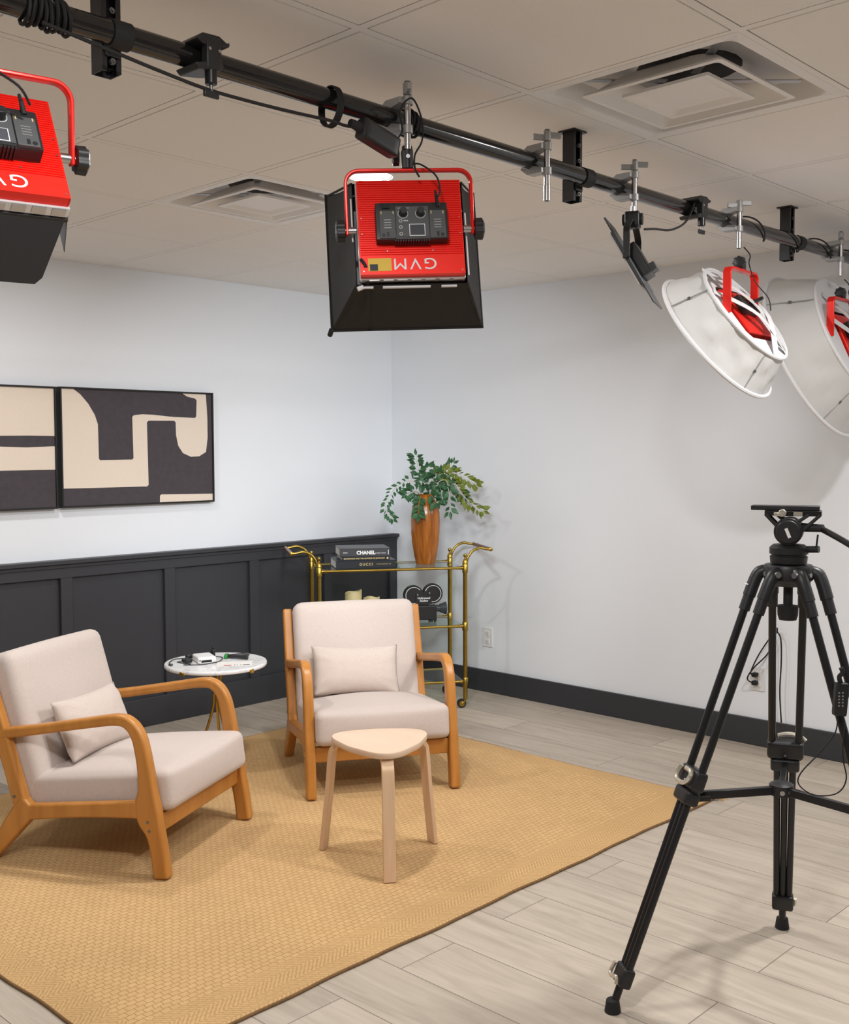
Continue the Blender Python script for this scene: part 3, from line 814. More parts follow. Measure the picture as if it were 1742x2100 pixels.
bm = new(); cable(bm, [(0.0, 0.0, 0.010), (0.04, 0.02, 0.011), (0.085, 0.05, 0.010)], 0.008, 5, 8); cable(bm, [(0.0, -0.01, 0.012), (0.05, -0.03, 0.012), (0.095, -0.045, 0.010)], 0.0085, 5, 8); obj('arm', bm, 'black', w4)
bm = new(); rbox(bm, 0.018, 0.05, 0.018, 0.005, 5, mtx=Matrix.Translation((-0.012, 0, 0.010))); obj('tip', bm, 'green', w4)
w5 = thing('paper_sheet', 'printed white paper slip lying on the marble table', 'paper', tp(0.095, -0.055), (0, 0, TR+0.12))
bm = new(); box(bm, -0.08, 0.08, -0.055, 0.055, 0.0005, 0.0012); obj('sheet', bm, 'paper', w5)
bm = new(); box(bm, -0.045, -0.012, -0.045, -0.028, 0.0012, 0.0015); obj('red_print', bm, 'redink', w5)
bm = new()
for k, (a, b) in enumerate(((0.0, 0.005), (0.012, 0.016), (0.028, 0.032), (0.040, 0.07))): box(bm, a, b, -0.035, -0.024, 0.0012, 0.0015)
obj('dark_print', bm, 'dink', w5)

# ================================================================== BRASS CART
FR = Vector((-0.398, -0.995, 0)); FL = Vector((-1.088, -0.532, 0))
ex = (FR-FL).normalized(); CW = (FR-FL).length; ey = Vector((-ex.y, ex.x, 0)); CD = 0.37
cart = thing('bar_cart', 'three-tier brass and glass bar cart standing across the room corner', 'cart', FL, (0, 0, math.atan2(ex.y, ex.x)))
ZS = [0.150, 0.468, 0.800]
for (x, y) in ((0, 0), (CW, 0), (0, CD), (CW, CD)):
    bm = new()
    cyl(bm, (x, y, 0.085), (x, y, 0.83), 0.0125, n=20)
    for z in ZS: lathe(bm, [(0.013, z-0.028), (0.0165, z-0.026), (0.0165, z+0.020), (0.0135, z+0.024)], 20, (x, y, 0))
    p = obj('post', bm, 'brass', cart)
    bm = new(); lathe(bm, [(0.0165, 0.825), (0.015, 0.838), (0.009, 0.850), (0.005, 0.854), (0.0045, 0.858), (0.009, 0.863), (0.0115, 0.870), (0.009, 0.878), (0.003, 0.882)], 20, (x, y, 0)); obj('finial', bm, 'brass', p)
    # caster
    bm = new(); k = -1
    cyl(bm, (x, y, 0.05), (x, y, 0.09), 0.013, n=16)
    cable(bm, [(x, y, 0.062), (x+0.002, y-0.004, 0.048), (x-0.012, y-0.014, 0.034), (x-0.022, y-0.014, 0.027)], 0.0065, 4, 8)
    c = obj('caster', bm, 'brass', p)
    bm = new(); cyl(bm, (x-0.022, y-0.011, 0.0255), (x-0.022, y+0.013, 0.0255), 0.0250, n=24); obj('wheel', bm, 'rubber', c, bevel=0.003)
    bm = new(); cyl(bm, (x-0.022, y-0.0135, 0.0255), (x-0.022, y+0.014, 0.0255), 0.0165, n=24); obj('hub', bm, 'brass', c)
for z in ZS:
    for y in (0, CD):
        bm = new(); tube(bm, [(0.012, y, z), (CW-0.012, y, z)], 0.0075, 12)
        for xx, s in ((0.012, 1), (CW-0.012, -1)): lathe(bm, [(0.0095, 0), (0.0115, 0.01), (0.0085, 0.022), (0.0095, 0.035), (0.0075, 0.04)], 14, (xx, y, z), axis=(s, 0, 0))
        obj('shelf_rail', bm, 'brass', cart)
    bm = new(); box(bm, 0.010, CW-0.010, 0.006, CD-0.006, z-0.001, z+0.006)
    obj('glass_shelf', bm, 'glass', cart, bevel=0.0008, seg=1, smooth=False)
for s, x in ((1, CW), (-1, 0)):
    for y in (0, CD):
        bm = new(); cable(bm, [(x+s*0.010, y, 0.835), (x+s*0.018, y, 0.862), (x+s*0.045, y, 0.896), (x+s*0.085, y, 0.911), (x+s*0.120, y, 0.905), (x+s*0.150, y, 0.902)], 0.0075, 6, 12)
        lathe(bm, [(0.006, -0.008), (0.011, -0.005), (0.012, 0), (0.011, 0.005), (0.006, 0.008)], 14, (x+s*0.150, y, 0.902), axis=(0, 1, 0))
        obj('handle_arm', bm, 'brass', cart)
    bm = new(); cyl(bm, (x+s*0.150, 0.004, 0.902), (x+s*0.150, CD-0.004, 0.902), 0.0105, n=18); obj('handle_grip', bm, 'grip', cart)

def on_cart(x, y, z): return FL + ex*x + ey*y + Vector((0, 0, z))
CR = math.atan2(ex.y, ex.x)
GZ = 0.0063
# vase
vs = Vector((-0.432, -0.716, 0.8+GZ))
vase = thing('vase', 'tall fluted brown wooden vase holding leafy branches on top of the cart', 'vase', vs)
bm = new()
pr = [(0.03, 0.0), (0.054, 0.001), (0.056, 0.006), (0.066, 0.05), (0.077, 0.12), (0.0835, 0.19), (0.0845, 0.25), (0.082, 0.30), (0.074, 0.34), (0.060, 0.368), (0.051, 0.380), (0.052, 0.392), (0.060, 0.406), (0.055, 0.405), (0.045, 0.384), (0.05, 0.35), (0.04, 0.30), (0.01, 0.30)]
prs = []
for i in range(len(pr)-1):
    for k in range(3):
        t = k/3; prs.append((pr[i][0]*(1-t)+pr[i+1][0]*t, pr[i][1]*(1-t)+pr[i+1][1]*t))
prs.append(pr[-1])
lathe(bm, prs, 96, mod=lambda a, z: 1+0.022*min(1, max(0, z)/0.04)*(abs(math.sin(a*6.5+0.4*math.sin(a*3)))-0.6))
obj('body', bm, 'vase', vase)

# plant: branches given as offsets in the plane facing the room (a: to the right, c: up, b: towards the back)
plant = thing('leafy_branches', 'green artificial leafy branches fanning out of the brown vase', 'plant', vs+Vector((0, 0, 0.37)))
def W(a, c, b=0.0): return Vector((a*r_.x+b*math.sin(YAW), a*r_.y+b*math.cos(YAW), c))
def leaf(bm, p, d, nrm, L, wd):
    d = d.normalized(); s = d.cross(nrm).normalized(); n2 = s.cross(d).normalized()
    pts = [(0, 0), (0.18, 0.55), (0.42, 1.0), (0.62, 0.72), (1.0, 0.0)]
    mid = [bm.verts.new(p+d*(L*t)+n2*(-0.10*L*math.sin(t*PI))) for t, _ in pts]
    for sg in (1, -1):
        ed = [mid[0]] + [bm.verts.new(p+d*(L*t)+s*(sg*wd*w_*0.5)+n2*(0.05*L)) for t, w_ in pts[1:-1]] + [mid[-1]]
        for i in range(4):
            q = [mid[i], mid[i+1], ed[i+1], ed[i]]
            q = list(dict.fromkeys(q))
            if len(q) >= 3: bm.faces.new(q)
S_ = 6.15/2228
def px(x, y, b=0.0):  # design offsets measured in hundredths, from the mouth of the vase
    return W((x-873)*S_, (1018-y)*S_, b)
branches = [
    ([(871, 1016), (866, 978), (857, 945), (854, 924)], -0.02, 0, 18, 'leaf', 1.0),
    ([(871, 1016), (858, 985), (838, 976), (812, 990), (797, 1012), (790, 1032), (797, 1048), (806, 1056)], -0.05, 0, 26, 'leaf', 0.8),
    ([(871, 1016), (866, 1006), (860, 1020), (858, 1045)], -0.11, 0, 16, 'leaf', 1.25),
    ([(873, 1016), (890, 978), (912, 962), (933, 980), (950, 1005), (975, 1030), (994, 1040)], -0.03, 1, 30, 'leaf2', 1.0),
    ([(873, 1016), (895, 985), (915, 975), (922, 1000), (925, 1040)], -0.09, 0, 20, 'leaf', 1.15),
    ([(873, 1016), (888, 975), (905, 960), (922, 947), (933, 941)], 0.05, 0, 14, 'leaf', 0.9),
    ([(873, 1016), (900, 965), (935, 960), (962, 975), (980, 984)], 0.02, 1, 22, 'leaf2', 1.0),
    ([(872, 1016), (868, 985), (872, 958), (885, 950), (893, 956)], 0.0, 0, 18, 'leaf', 1.0),
    ([(872, 1016), (880, 1003), (890, 1012), (896, 1022)], -0.09, 0, 12, 'leaf', 1.2),
    ([(871, 1016), (855, 1000), (842, 1000), (834, 1005)], -0.08, 0, 12, 'leaf', 1.2),
    ([(873, 1016), (900, 990), (930, 985), (948, 1000), (956, 1015)], 0.07, 0, 20, 'leaf', 1.05),
    ([(872, 1016), (876, 990), (884, 975), (900, 985), (908, 1002)], -0.04, 0, 16, 'leaf', 1.1),
]
rl = random.Random(5)
for (pts, depth, pale, nl, mname, sc) in branches:
    n = len(pts)
    P = smoothpath([px(x, y, depth*(i/(n-1))) for i, (x, y) in enumerate(pts)], 8)
    bm = new(); tube(bm, P, 0.0028, 6, taper=0.0012)
    br = obj('branch', bm, 'stem' if pts[1][1] > 995 else 'stemw', plant)
    bm = new(); nl = int(nl*1.35)
    for k in range(nl):
        t = 0.22+0.78*(k+0.5)/nl; idx = min(len(P)-2, int(t*(len(P)-1))); p = P[idx]; tg = (P[idx+1]-P[idx]).normalized()
        side = 1 if k % 2 else -1
        perp = tg.cross(Vector((math.sin(YAW), math.cos(YAW), 0))).normalized()*side
        dep = Vector((math.sin(YAW), math.cos(YAW), 0))*rl.uniform(-0.7, 0.7)
        d = (tg*0.55+perp*rl.uniform(0.6, 1.0)+dep+Vector((0, 0, -0.25))).normalized()
        L = 0.046*sc*rl.uniform(0.75, 1.2)
        nn = Vector((rl.uniform(-0.6, 0.6)-0.5, rl.uniform(-0.6, 0.6)-0.5, rl.uniform(0.0, 1)))
        q = p + d*rl.uniform(0.004, 0.016)
        leaf(bm, q, d, nn, L, L*0.58)
        if k == nl-1: leaf(bm, P[-1], tg, nn, 0.045*sc, 0.022*sc)
    obj('leaves', bm, mname, plant, ang=60)

# books
BR = CR
def book(z, x0, x1, yd, th, label, cover, rot=0.0, y0=0.045):
    c = on_cart((x0+x1)/2, y0+yd/2, z)
    t = thing('book', label, 'book', c, (0, 0, BR+rot), group='stack of books on the cart top')
    w_ = (x1-x0)/2; d = yd/2
    bm = new(); box(bm, -w_, w_, -d, d, 0, 0.003); box(bm, -w_, w_, -d, d, th-0.003, th); box(bm, -w_, w_, -d, -d+0.003, 0.003, th-0.003)
    obj('cover', bm, cover, t, bevel=0.0008, seg=1)
    bm = new(); box(bm, -w_+0.003, w_-0.003, -d+0.003, d-0.003, 0.003, th-0.003); obj('pages', bm, 'paper', t, smooth=False)
    return t, d
zb = 0.8+GZ
FRM = lambda x, y, z: Matrix.Translation((x, y, z)) @ Matrix.Rotation(R(90), 4, 'X')
b1, d = book(zb, 0.100, 0.440, 0.25, 0.046, 'thick black book at the bottom of the stack, gold lettering on its spine', 'bookblack')
text('spine_lettering', 'GUCCI', 0.020, 'goldink', b1, FRM(0.000, -d-0.0006, 0.023), bold=0.0004, space=1.35)
text('spine_lettering', 'THE MAKING OF', 0.0095, 'goldink', b1, FRM(0.100, -d-0.0006, 0.023), space=1.2)
b2, d = book(zb+0.0462, 0.135, 0.405, 0.23, 0.021, 'thin dark book in the middle of the stack with tan spine lettering', 'bookblack', 0.0)
text('spine_lettering', 'DIAMONDS AND THE UNIVERSE OF JEWELLERY', 0.0105, 'goldink', b2, FRM(-0.005, -d-0.0006, 0.0105), bold=0.0003, xs=1.0)
bm = new(); cyl(bm, (0.122, -d-0.0008, 0.0105), (0.122, -d+0.001, 0.0105), 0.006, n=14); cyl(bm, (-0.122, -d-0.0008, 0.0105), (-0.122, -d+0.001, 0.0105), 0.004, n=14); obj('spine_emblem', bm, 'goldink', b2)
b3, d = book(zb+0.0674, 0.125, 0.410, 0.24, 0.046, 'charcoal book on top of the stack with bold white spine lettering', 'bookgrey', -0.03)
text('spine_lettering', 'CHANEL', 0.027, 'ink', b3, FRM(0.005, -d-0.0006, 0.021), bold=0.0012, space=1.0)
text('spine_lettering', 'IN HER WORDS', 0.0085, 'ink', b3, FRM(0.088, -d-0.0006, 0.018))
bm = new(); box(bm, -0.123, -0.098, -d-0.0006, -d, 0.021, 0.024); box(bm, 0.131, 0.134, -d-0.0006, -d, 0.010, 0.036); obj('spine_mark', bm, 'ink', b3)

# candles
def candle(x, y, h, r, label, seed):
    t = thing('candle', label, 'candle', on_cart(x, y, ZS[1]+GZ), group='ivory candles on the middle shelf')
    bm = new(); n = 32
    top = lambda a, k: h-0.018*(1-math.cos(a+seed))*0.5-0.004*math.sin(3*a)
    R_ = []
    for (rr, fn) in ((r*0.6, lambda a: 0), (r, lambda a: 0), (r, lambda a: top(a, 0)-0.004), (r*0.96, lambda a: top(a, 0)), (r*0.86, lambda a: top(a, 0)-0.002), (r*0.80, lambda a: h-0.035), (r*0.2, lambda a: h-0.042)):
        R_.append([bm.verts.new((rr*math.cos(2*PI*k/n), rr*math.sin(2*PI*k/n), fn(2*PI*k/n))) for k in range(n)])
    for a, b in zip(R_, R_[1:]): bridge(bm, a, b)
    bm.faces.new(R_[0][::-1]); bm.faces.new(R_[-1])
    obj('wax', bm, 'candle', t)
    bm = new(); cyl(bm, (0, 0, h-0.043), (0, 0, h-0.02), 0.002, n=6); obj('wick', bm, 'dink', t)
candle(0.225, 0.235, 0.190, 0.049, 'taller ivory pillar candle on the middle shelf of the cart', 1.0)
candle(0.325, 0.200, 0.158, 0.047, 'shorter ivory pillar candle beside the taller one on the cart', 2.2)
# small glass knick-knack
t = thing('glass_ornament', 'small clear glass ornament just visible left of the candles', 'ornament', on_cart(0.085, 0.24, ZS[1]+GZ))
bm = new(); lathe(bm, [(0.008, 0), (0.018, 0.002), (0.020, 0.03), (0.014, 0.06), (0.013, 0.085), (0.018, 0.10), (0.015, 0.115)], 8); obj('body', bm, 'clearp', t, ang=20)

# toy movie camera
mc = thing('movie_camera_prop', 'black decorative movie camera with two film reels on the middle shelf', 'ornament', on_cart(0.625, 0.180, ZS[1]+GZ), (0, 0, CR-0.02))
bm = new(); box(bm, -0.080, 0.075, -0.030, 0.030, 0.012, 0.095); obj('body', bm, 'black', mc, bevel=0.004)
bm = new(); box(bm, -0.070, -0.050, -0.025, 0.025, 0, 0.0125); box(bm, 0.035, 0.055, -0.025, 0.025, 0, 0.0125); cyl(bm, (0.066, -0.01, 0.012), (0.072, -0.01, 0.0), 0.007, 0.009, n=12); obj('foot', bm, 'black', mc)
bm = new(); box(bm, -0.045, 0.030, -0.022, 0.022, 0.0945, 0.150); obj('bracket', bm, 'black', mc, bevel=0.003)
for i, (x, z) in enumerate(((-0.058, 0.155), (0.055, 0.163))):
    bm = new(); cyl(bm, (x, -0.018, z), (x, 0.018, z), 0.058, n=48); rr = obj('film_reel', bm, 'black', mc, bevel=0.003)
    bm = new(); pts = []
    a0, a1 = (40, 290) if i == 0 else (-110, 160)
    for k in range(41):
        a = R(a0+(a1-a0)*k/40); pts.append((x+0.047*math.cos(a), -0.0185, z+0.047*math.sin(a)))
    tube(bm, pts, 0.0018, 6); obj('rim_line', bm, 'ink', rr)
    bm = new(); cyl(bm, (x*0.62, -0.024, z+0.004), (x*0.62, -0.016, z+0.004), 0.004, n=10); obj('hub_screw', bm, 'castalu', rr)
bm = new(); box(bm, -0.048, 0.046, -0.0235, -0.018, 0.103, 0.155); obj('name_plate', bm, 'black', mc, bevel=0.001)
text('lettering', 'Hollywood', 0.0165, 'ink', mc, FRM(0.0, -0.0242, 0.139), bold=0.0003)
text('lettering', 'Studios', 0.0165, 'ink', mc, FRM(0.0, -0.0242, 0.123), bold=0.0003)
bm = new(); cyl(bm, (0.075, 0, 0.075), (0.100, 0, 0.075), 0.020, n=24); cyl(bm, (0.098, 0, 0.075), (0.135, 0, 0.075), 0.024, 0.038, 28); ln = obj('lens', bm, 'lens', mc, bevel=0.001)
bm = new(); cyl(bm, (0.128, 0, 0.075), (0.1355, 0, 0.075), 0.030, 0.034, 24); obj('lens_glass', bm, 'screenm', ln)
bm = new(); cyl(bm, (-0.084, -0.01, 0.03), (-0.084, -0.01, 0.09), 0.003, n=6)
for k in range(8): box(bm, -0.092, -0.079, -0.034, -0.024, 0.018+k*0.010, 0.022+k*0.010)
obj('film_teeth', bm, 'ink', mc)
bm = new(); box(bm, -0.078, 0.073, -0.0312, -0.029, 0.089, 0.0905); obj('trim_line', bm, 'dgrey', mc)

# ================================================================== LIGHTING PIPE
PY, PZ, PR = -3.155, 2.272, 0.0235
bm = new(); cyl(bm, (-4.9, PY, PZ), (-0.02, PY, PZ), PR, n=32)
pipe = obj('lighting_pipe', bm, 'pipe'); tag(pipe, 'long glossy black pipe hanging below the ceiling and carrying the studio lights', 'pipe')
def hanger(x, label, flip=1):
    t = thing('ceiling_strut', label, 'bracket', (x, -3.108, H-0.0005), group='pipe hangers')
    bm = new(); zb_ = -0.195-0.012
    box(bm, -0.021, 0.021, 0.018, 0.0205, zb_, 0); box(bm, -0.021, -0.0185, -0.0205, 0.018, zb_, 0); box(bm, 0.0185, 0.021, -0.0205, 0.018, zb_, 0)
    box(bm, -0.0185, -0.010, -0.0205, -0.018, zb_, 0); box(bm, 0.010, 0.0185, -0.0205, -0.018, zb_, 0)
    obj('channel', bm, 'black', t)
    bm = new(); box(bm, -0.032, 0.032, -0.030, 0.030, -0.004, 0); obj('ceiling_plate', bm, 'black', t)
    bm = new(); dy = PY+3.108; dz = PZ-H
    cyl(bm, (-0.021, dy, dz), (0.021, dy, dz), PR+0.0035, n=32); obj('strap', bm, 'rubber', t)
    bm = new(); box(bm, -0.016, 0.016, dy+PR-0.004, -0.020, dz-0.036, dz+0.036); obj('clamp_ear', bm, 'black', t, bevel=0.002)
    for z in (-0.045, -0.09, zb_+0.020):
        bm = new(); cyl(bm, (0, -0.026, z), (0, -0.018, z), 0.0065, n=6); cyl(bm, (0, -0.030, z), (0, -0.026, z), 0.003, n=8); obj('bolt', bm, 'dsteel', t)
hanger(-3.832, 'black ceiling strut holding the pipe at upper left')
hanger(-2.285, 'black ceiling strut holding the pipe between two bare silver clamps and the large vent')
hanger(-0.862, 'black ceiling strut holding the far right stretch of pipe')

def pipe_clamp(x, label, zt_, zl, tbar_rot=0, xk=0.0):
    """silver hook clamp with a T handle; rod passes in front of the pipe"""
    t = thing('pipe_clamp', label, 'clamp', (x, PY-0.045, PZ), group='silver pipe clamps')
    bm = new(); cyl(bm, (0, 0, 0.040), (0, 0, zt_-PZ), 0.0075, n=14)
    th = obj('threaded_rod', bm, 'dsteel', t)
    mt = Matrix.Rotation(tbar_rot, 4, 'Z')
    bm = new(); zz = (zt_-PZ)*0.62+0.012
    box(bm, -0.042, -0.004, -0.005, 0.005, zz-0.012, zz+0.004, mt); box(bm, 0.004, 0.042, -0.005, 0.005, zz-0.004, zz+0.012, mt); cyl(bm, (0, 0, zz-0.014), (0, 0, zz+0.014), 0.011, n=12)
    obj('wing_handle', bm, 'castalu', t, bevel=0.0015)
    bm = new(); cyl(bm, (0, 0, -0.075), (0, 0, 0.045), 0.0085, n=14); obj('spigot', bm, 'steel', t)
    bm = new()
    for s in (1, -1):
        cyl(bm, (0, 0, s*0.034-0.010), (0, 0, s*0.034+0.010), 0.0135, n=14)
        prism(bm, [(0.0, s*0.040), (0.0, s*0.026), (0.030, s*0.018), (0.048, s*0.026), (0.070, s*0.016), (0.075, s*0.022), (0.050, s*0.040)], -0.016, 0.016, lambda a, b, h: (h-0.010, a, b))
    obj('jaw', bm, 'castalu', t, bevel=0.001)
    if zl < PZ-0.076:
        bm = new(); cyl(bm, (0, 0, zl-PZ), (0, 0, -0.07), 0.0095, n=16); cyl(bm, (0, 0, zl-PZ), (0, 0, zl-PZ+0.02), 0.0075, n=16); obj('lower_spigot', bm, 'steel', t, bevel=0.001)
    return t
CY = PY-0.045
pipe_clamp(-3.080, 'silver pipe clamp holding the red light with the black softbox', 2.352, 2.19, 0.9)
pipe_clamp(-2.529, 'bare silver pipe clamp with nothing hanging from it, left of the large vent', 2.352, 2.157, -0.5)
pipe_clamp(-2.090, 'silver pipe clamp holding the slim black light panel', 2.352, 2.20, -0.75)
pipe_clamp(-1.425, 'silver pipe clamp holding the whole white drum softbox', 2.335, 2.17, -0.75)
pipe_clamp(-0.569, 'silver pipe clamp at the right photo edge above the cropped softbox', 2.350, 2.17, 0.4)
pipe_clamp(-4.150, 'silver pipe clamp above the left red light, outside the frame', 2.352, 2.17, 0.4)

def camera_clamp(x, label):
    t = thing('camera_clamp', label, 'clamp', (x, CY+0.02, PZ), group='small black pipe clamps')
    bm = new()
    prism(bm, [(-0.034, 0.020), (-0.020, 0.034), (0.020, 0.036), (0.040, 0.026), (0.046, 0.030), (0.046, 0.020), (0.02, 0.012), (-0.02, 0.012)], -0.022, 0.050, lambda a, b, h: (a, h-0.01, b))
    prism(bm, [(-0.040, -0.030), (-0.03, -0.040), (0.010, -0.034), (0.030, -0.030), (0.030, -0.018), (0.00, -0.018)], -0.022, 0.050, lambda a, b, h: (a, h-0.01, b))
    box(bm, -0.012, 0.024, -0.034, -0.012, -0.034, 0.030)
    obj('jaw', bm, 'black', t, bevel=0.003)
    bm = new(); cyl(bm, (0.006, -0.02, -0.062), (0.006, -0.02, -0.030), 0.0125, n=18); obj('stud', bm, 'blackm', t, bevel=0.002)
    bm = new(); cyl(bm, (0.006, -0.02, -0.078), (0.006, -0.02, -0.062), 0.004, n=10); obj('screw', bm, 'dsteel', t)
    bm = new(); box(bm, -0.012, 0.024, -0.024, -0.016, -0.088, -0.074); obj('thumb_screw', bm, 'black', t, bevel=0.002)
    bm = new()
    for a in (-0.006, 0.018): cyl(bm, (a, -0.036, 0.004), (a, -0.032, 0.004), 0.0035, n=10)
    obj('rivet', bm, 'steel', t)
camera_clamp(-3.655, 'small black clamp with thumb screw under the pipe at upper left')
camera_clamp(-1.690, 'small black clamp with thumb screw under the pipe beside the whole drum softbox')

def coil(x, turns, label, w_=0.010):
    bm = new(); pts = []
    for k in range(turns*18+1):
        a = 2*PI*k/18; rr = PR+0.0055+0.003*math.sin(k*0.6)
        pts.append((x+w_*k/18+0.004*math.sin(k*0.37), PY+rr*math.cos(a), PZ+rr*math.sin(a)))
    tube(bm, pts, 0.0038, 6)
    o = obj('wrapped_cable', bm, 'rubber'); tag(o, label, 'cable', 'cable coils around the pipe')
coil(-4.03, 8, 'thick black cable coil wrapped around the pipe at the upper left corner', 0.011)
coil(-3.050, 4, 'black cable coil wrapped around the pipe beside the central clamp', 0.010)

# spiral cable on the right stretch
bm = new(); pts = []
for k in range(90):
    t_ = k/89; x = -1.30+0.92*t_; a = 2*PI*3.2*t_+1.4; rr = PR+0.006+0.008*max(0, math.sin(a*0.5+1))
    pts.append((x, PY+rr*math.cos(a), PZ-0.002+rr*math.sin(a)))
tube(bm, pts, 0.003, 6); o = obj('power_cable', bm, 'rubber'); tag(o, 'thin black cable spiralling along the right end of the pipe', 'cable')
bm = new(); cable(bm, [(-4.0, PY-0.02, 2.245), (-3.853, CY+0.01, 2.222), (-3.767, CY, 2.208), (-3.659, CY, 2.199), (-3.542, CY, 2.199), (-3.436, CY, 2.202), (-3.324, CY, 2.207), (-3.285, CY+0.002, 2.206), (-3.262, CY, 2.207)], 0.0038, 8, 8)
o = obj('power_cable', bm, 'rubber'); tag(o, 'black power cable sagging under the pipe at upper left into the power brick', 'cable')
pb = thing('power_brick', 'black power adapter strapped under the pipe beside the central red light', 'power adapter', (-3.182, CY-0.004, 2.196))
bm = new(); rbox(bm, 0.118, 0.034, 0.048, 0.006, 8, mtx=Matrix.Rotation(R(14), 4, 'Y')); obj('housing', bm, 'black', pb)
bm = new(); cyl(bm, (-0.088, 0, 0.018), (-0.055, 0, 0.012), 0.009, 0.013, 12); obj('plug', bm, 'rubber', pb)
t = thing('velcro_strap', 'black strap looped around the pipe holding the power cable', 'strap', (-3.290, PY, PZ))
bm = new(); pts = []
for k in range(25):
    a = 2*PI*k/24
    pts.append((0.003*math.sin(a), -0.006+(PR+0.010)*math.cos(a), -0.018+(PR+0.022)*math.sin(a)))
for q in range(5): tube(bm, [(p[0]-0.008+0.004*q, p[1], p[2]) for p in pts[:-1]], 0.0022, 5, True)
obj('loop', bm, 'rubber', t)
bm = new(); cable(bm, [(-3.135, CY-0.002, 2.195), (-3.110, CY-0.012, 2.225), (-3.135, CY-0.03, 2.265), (-3.10, CY-0.035, 2.30), (-3.062, CY-0.03, 2.262), (-3.05, CY-0.02, 2.215), (-3.075, CY-0.02, 2.175), (-3.085, CY-0.03, 2.14), (-3.075, CY-0.035, 2.12)], 0.0024, 8, 6)
o = obj('power_cable', bm, 'rubber'); tag(o, 'thin black cable looping over the central clamp down to the red light', 'cable')
bm = new(); cable(bm, [(-2.055, CY-0.015, 2.145), (-1.99, CY-0.015, 2.155), (-1.90, CY-0.01, 2.165), (-1.80, CY, 2.20), (-1.74, CY+0.005, 2.25), (-1.70, PY-0.03, 2.30)], 0.0035, 8, 8)
o = obj('power_cable', bm, 'rubber'); tag(o, 'black cable curving from the slim light panel up to the pipe', 'cable')

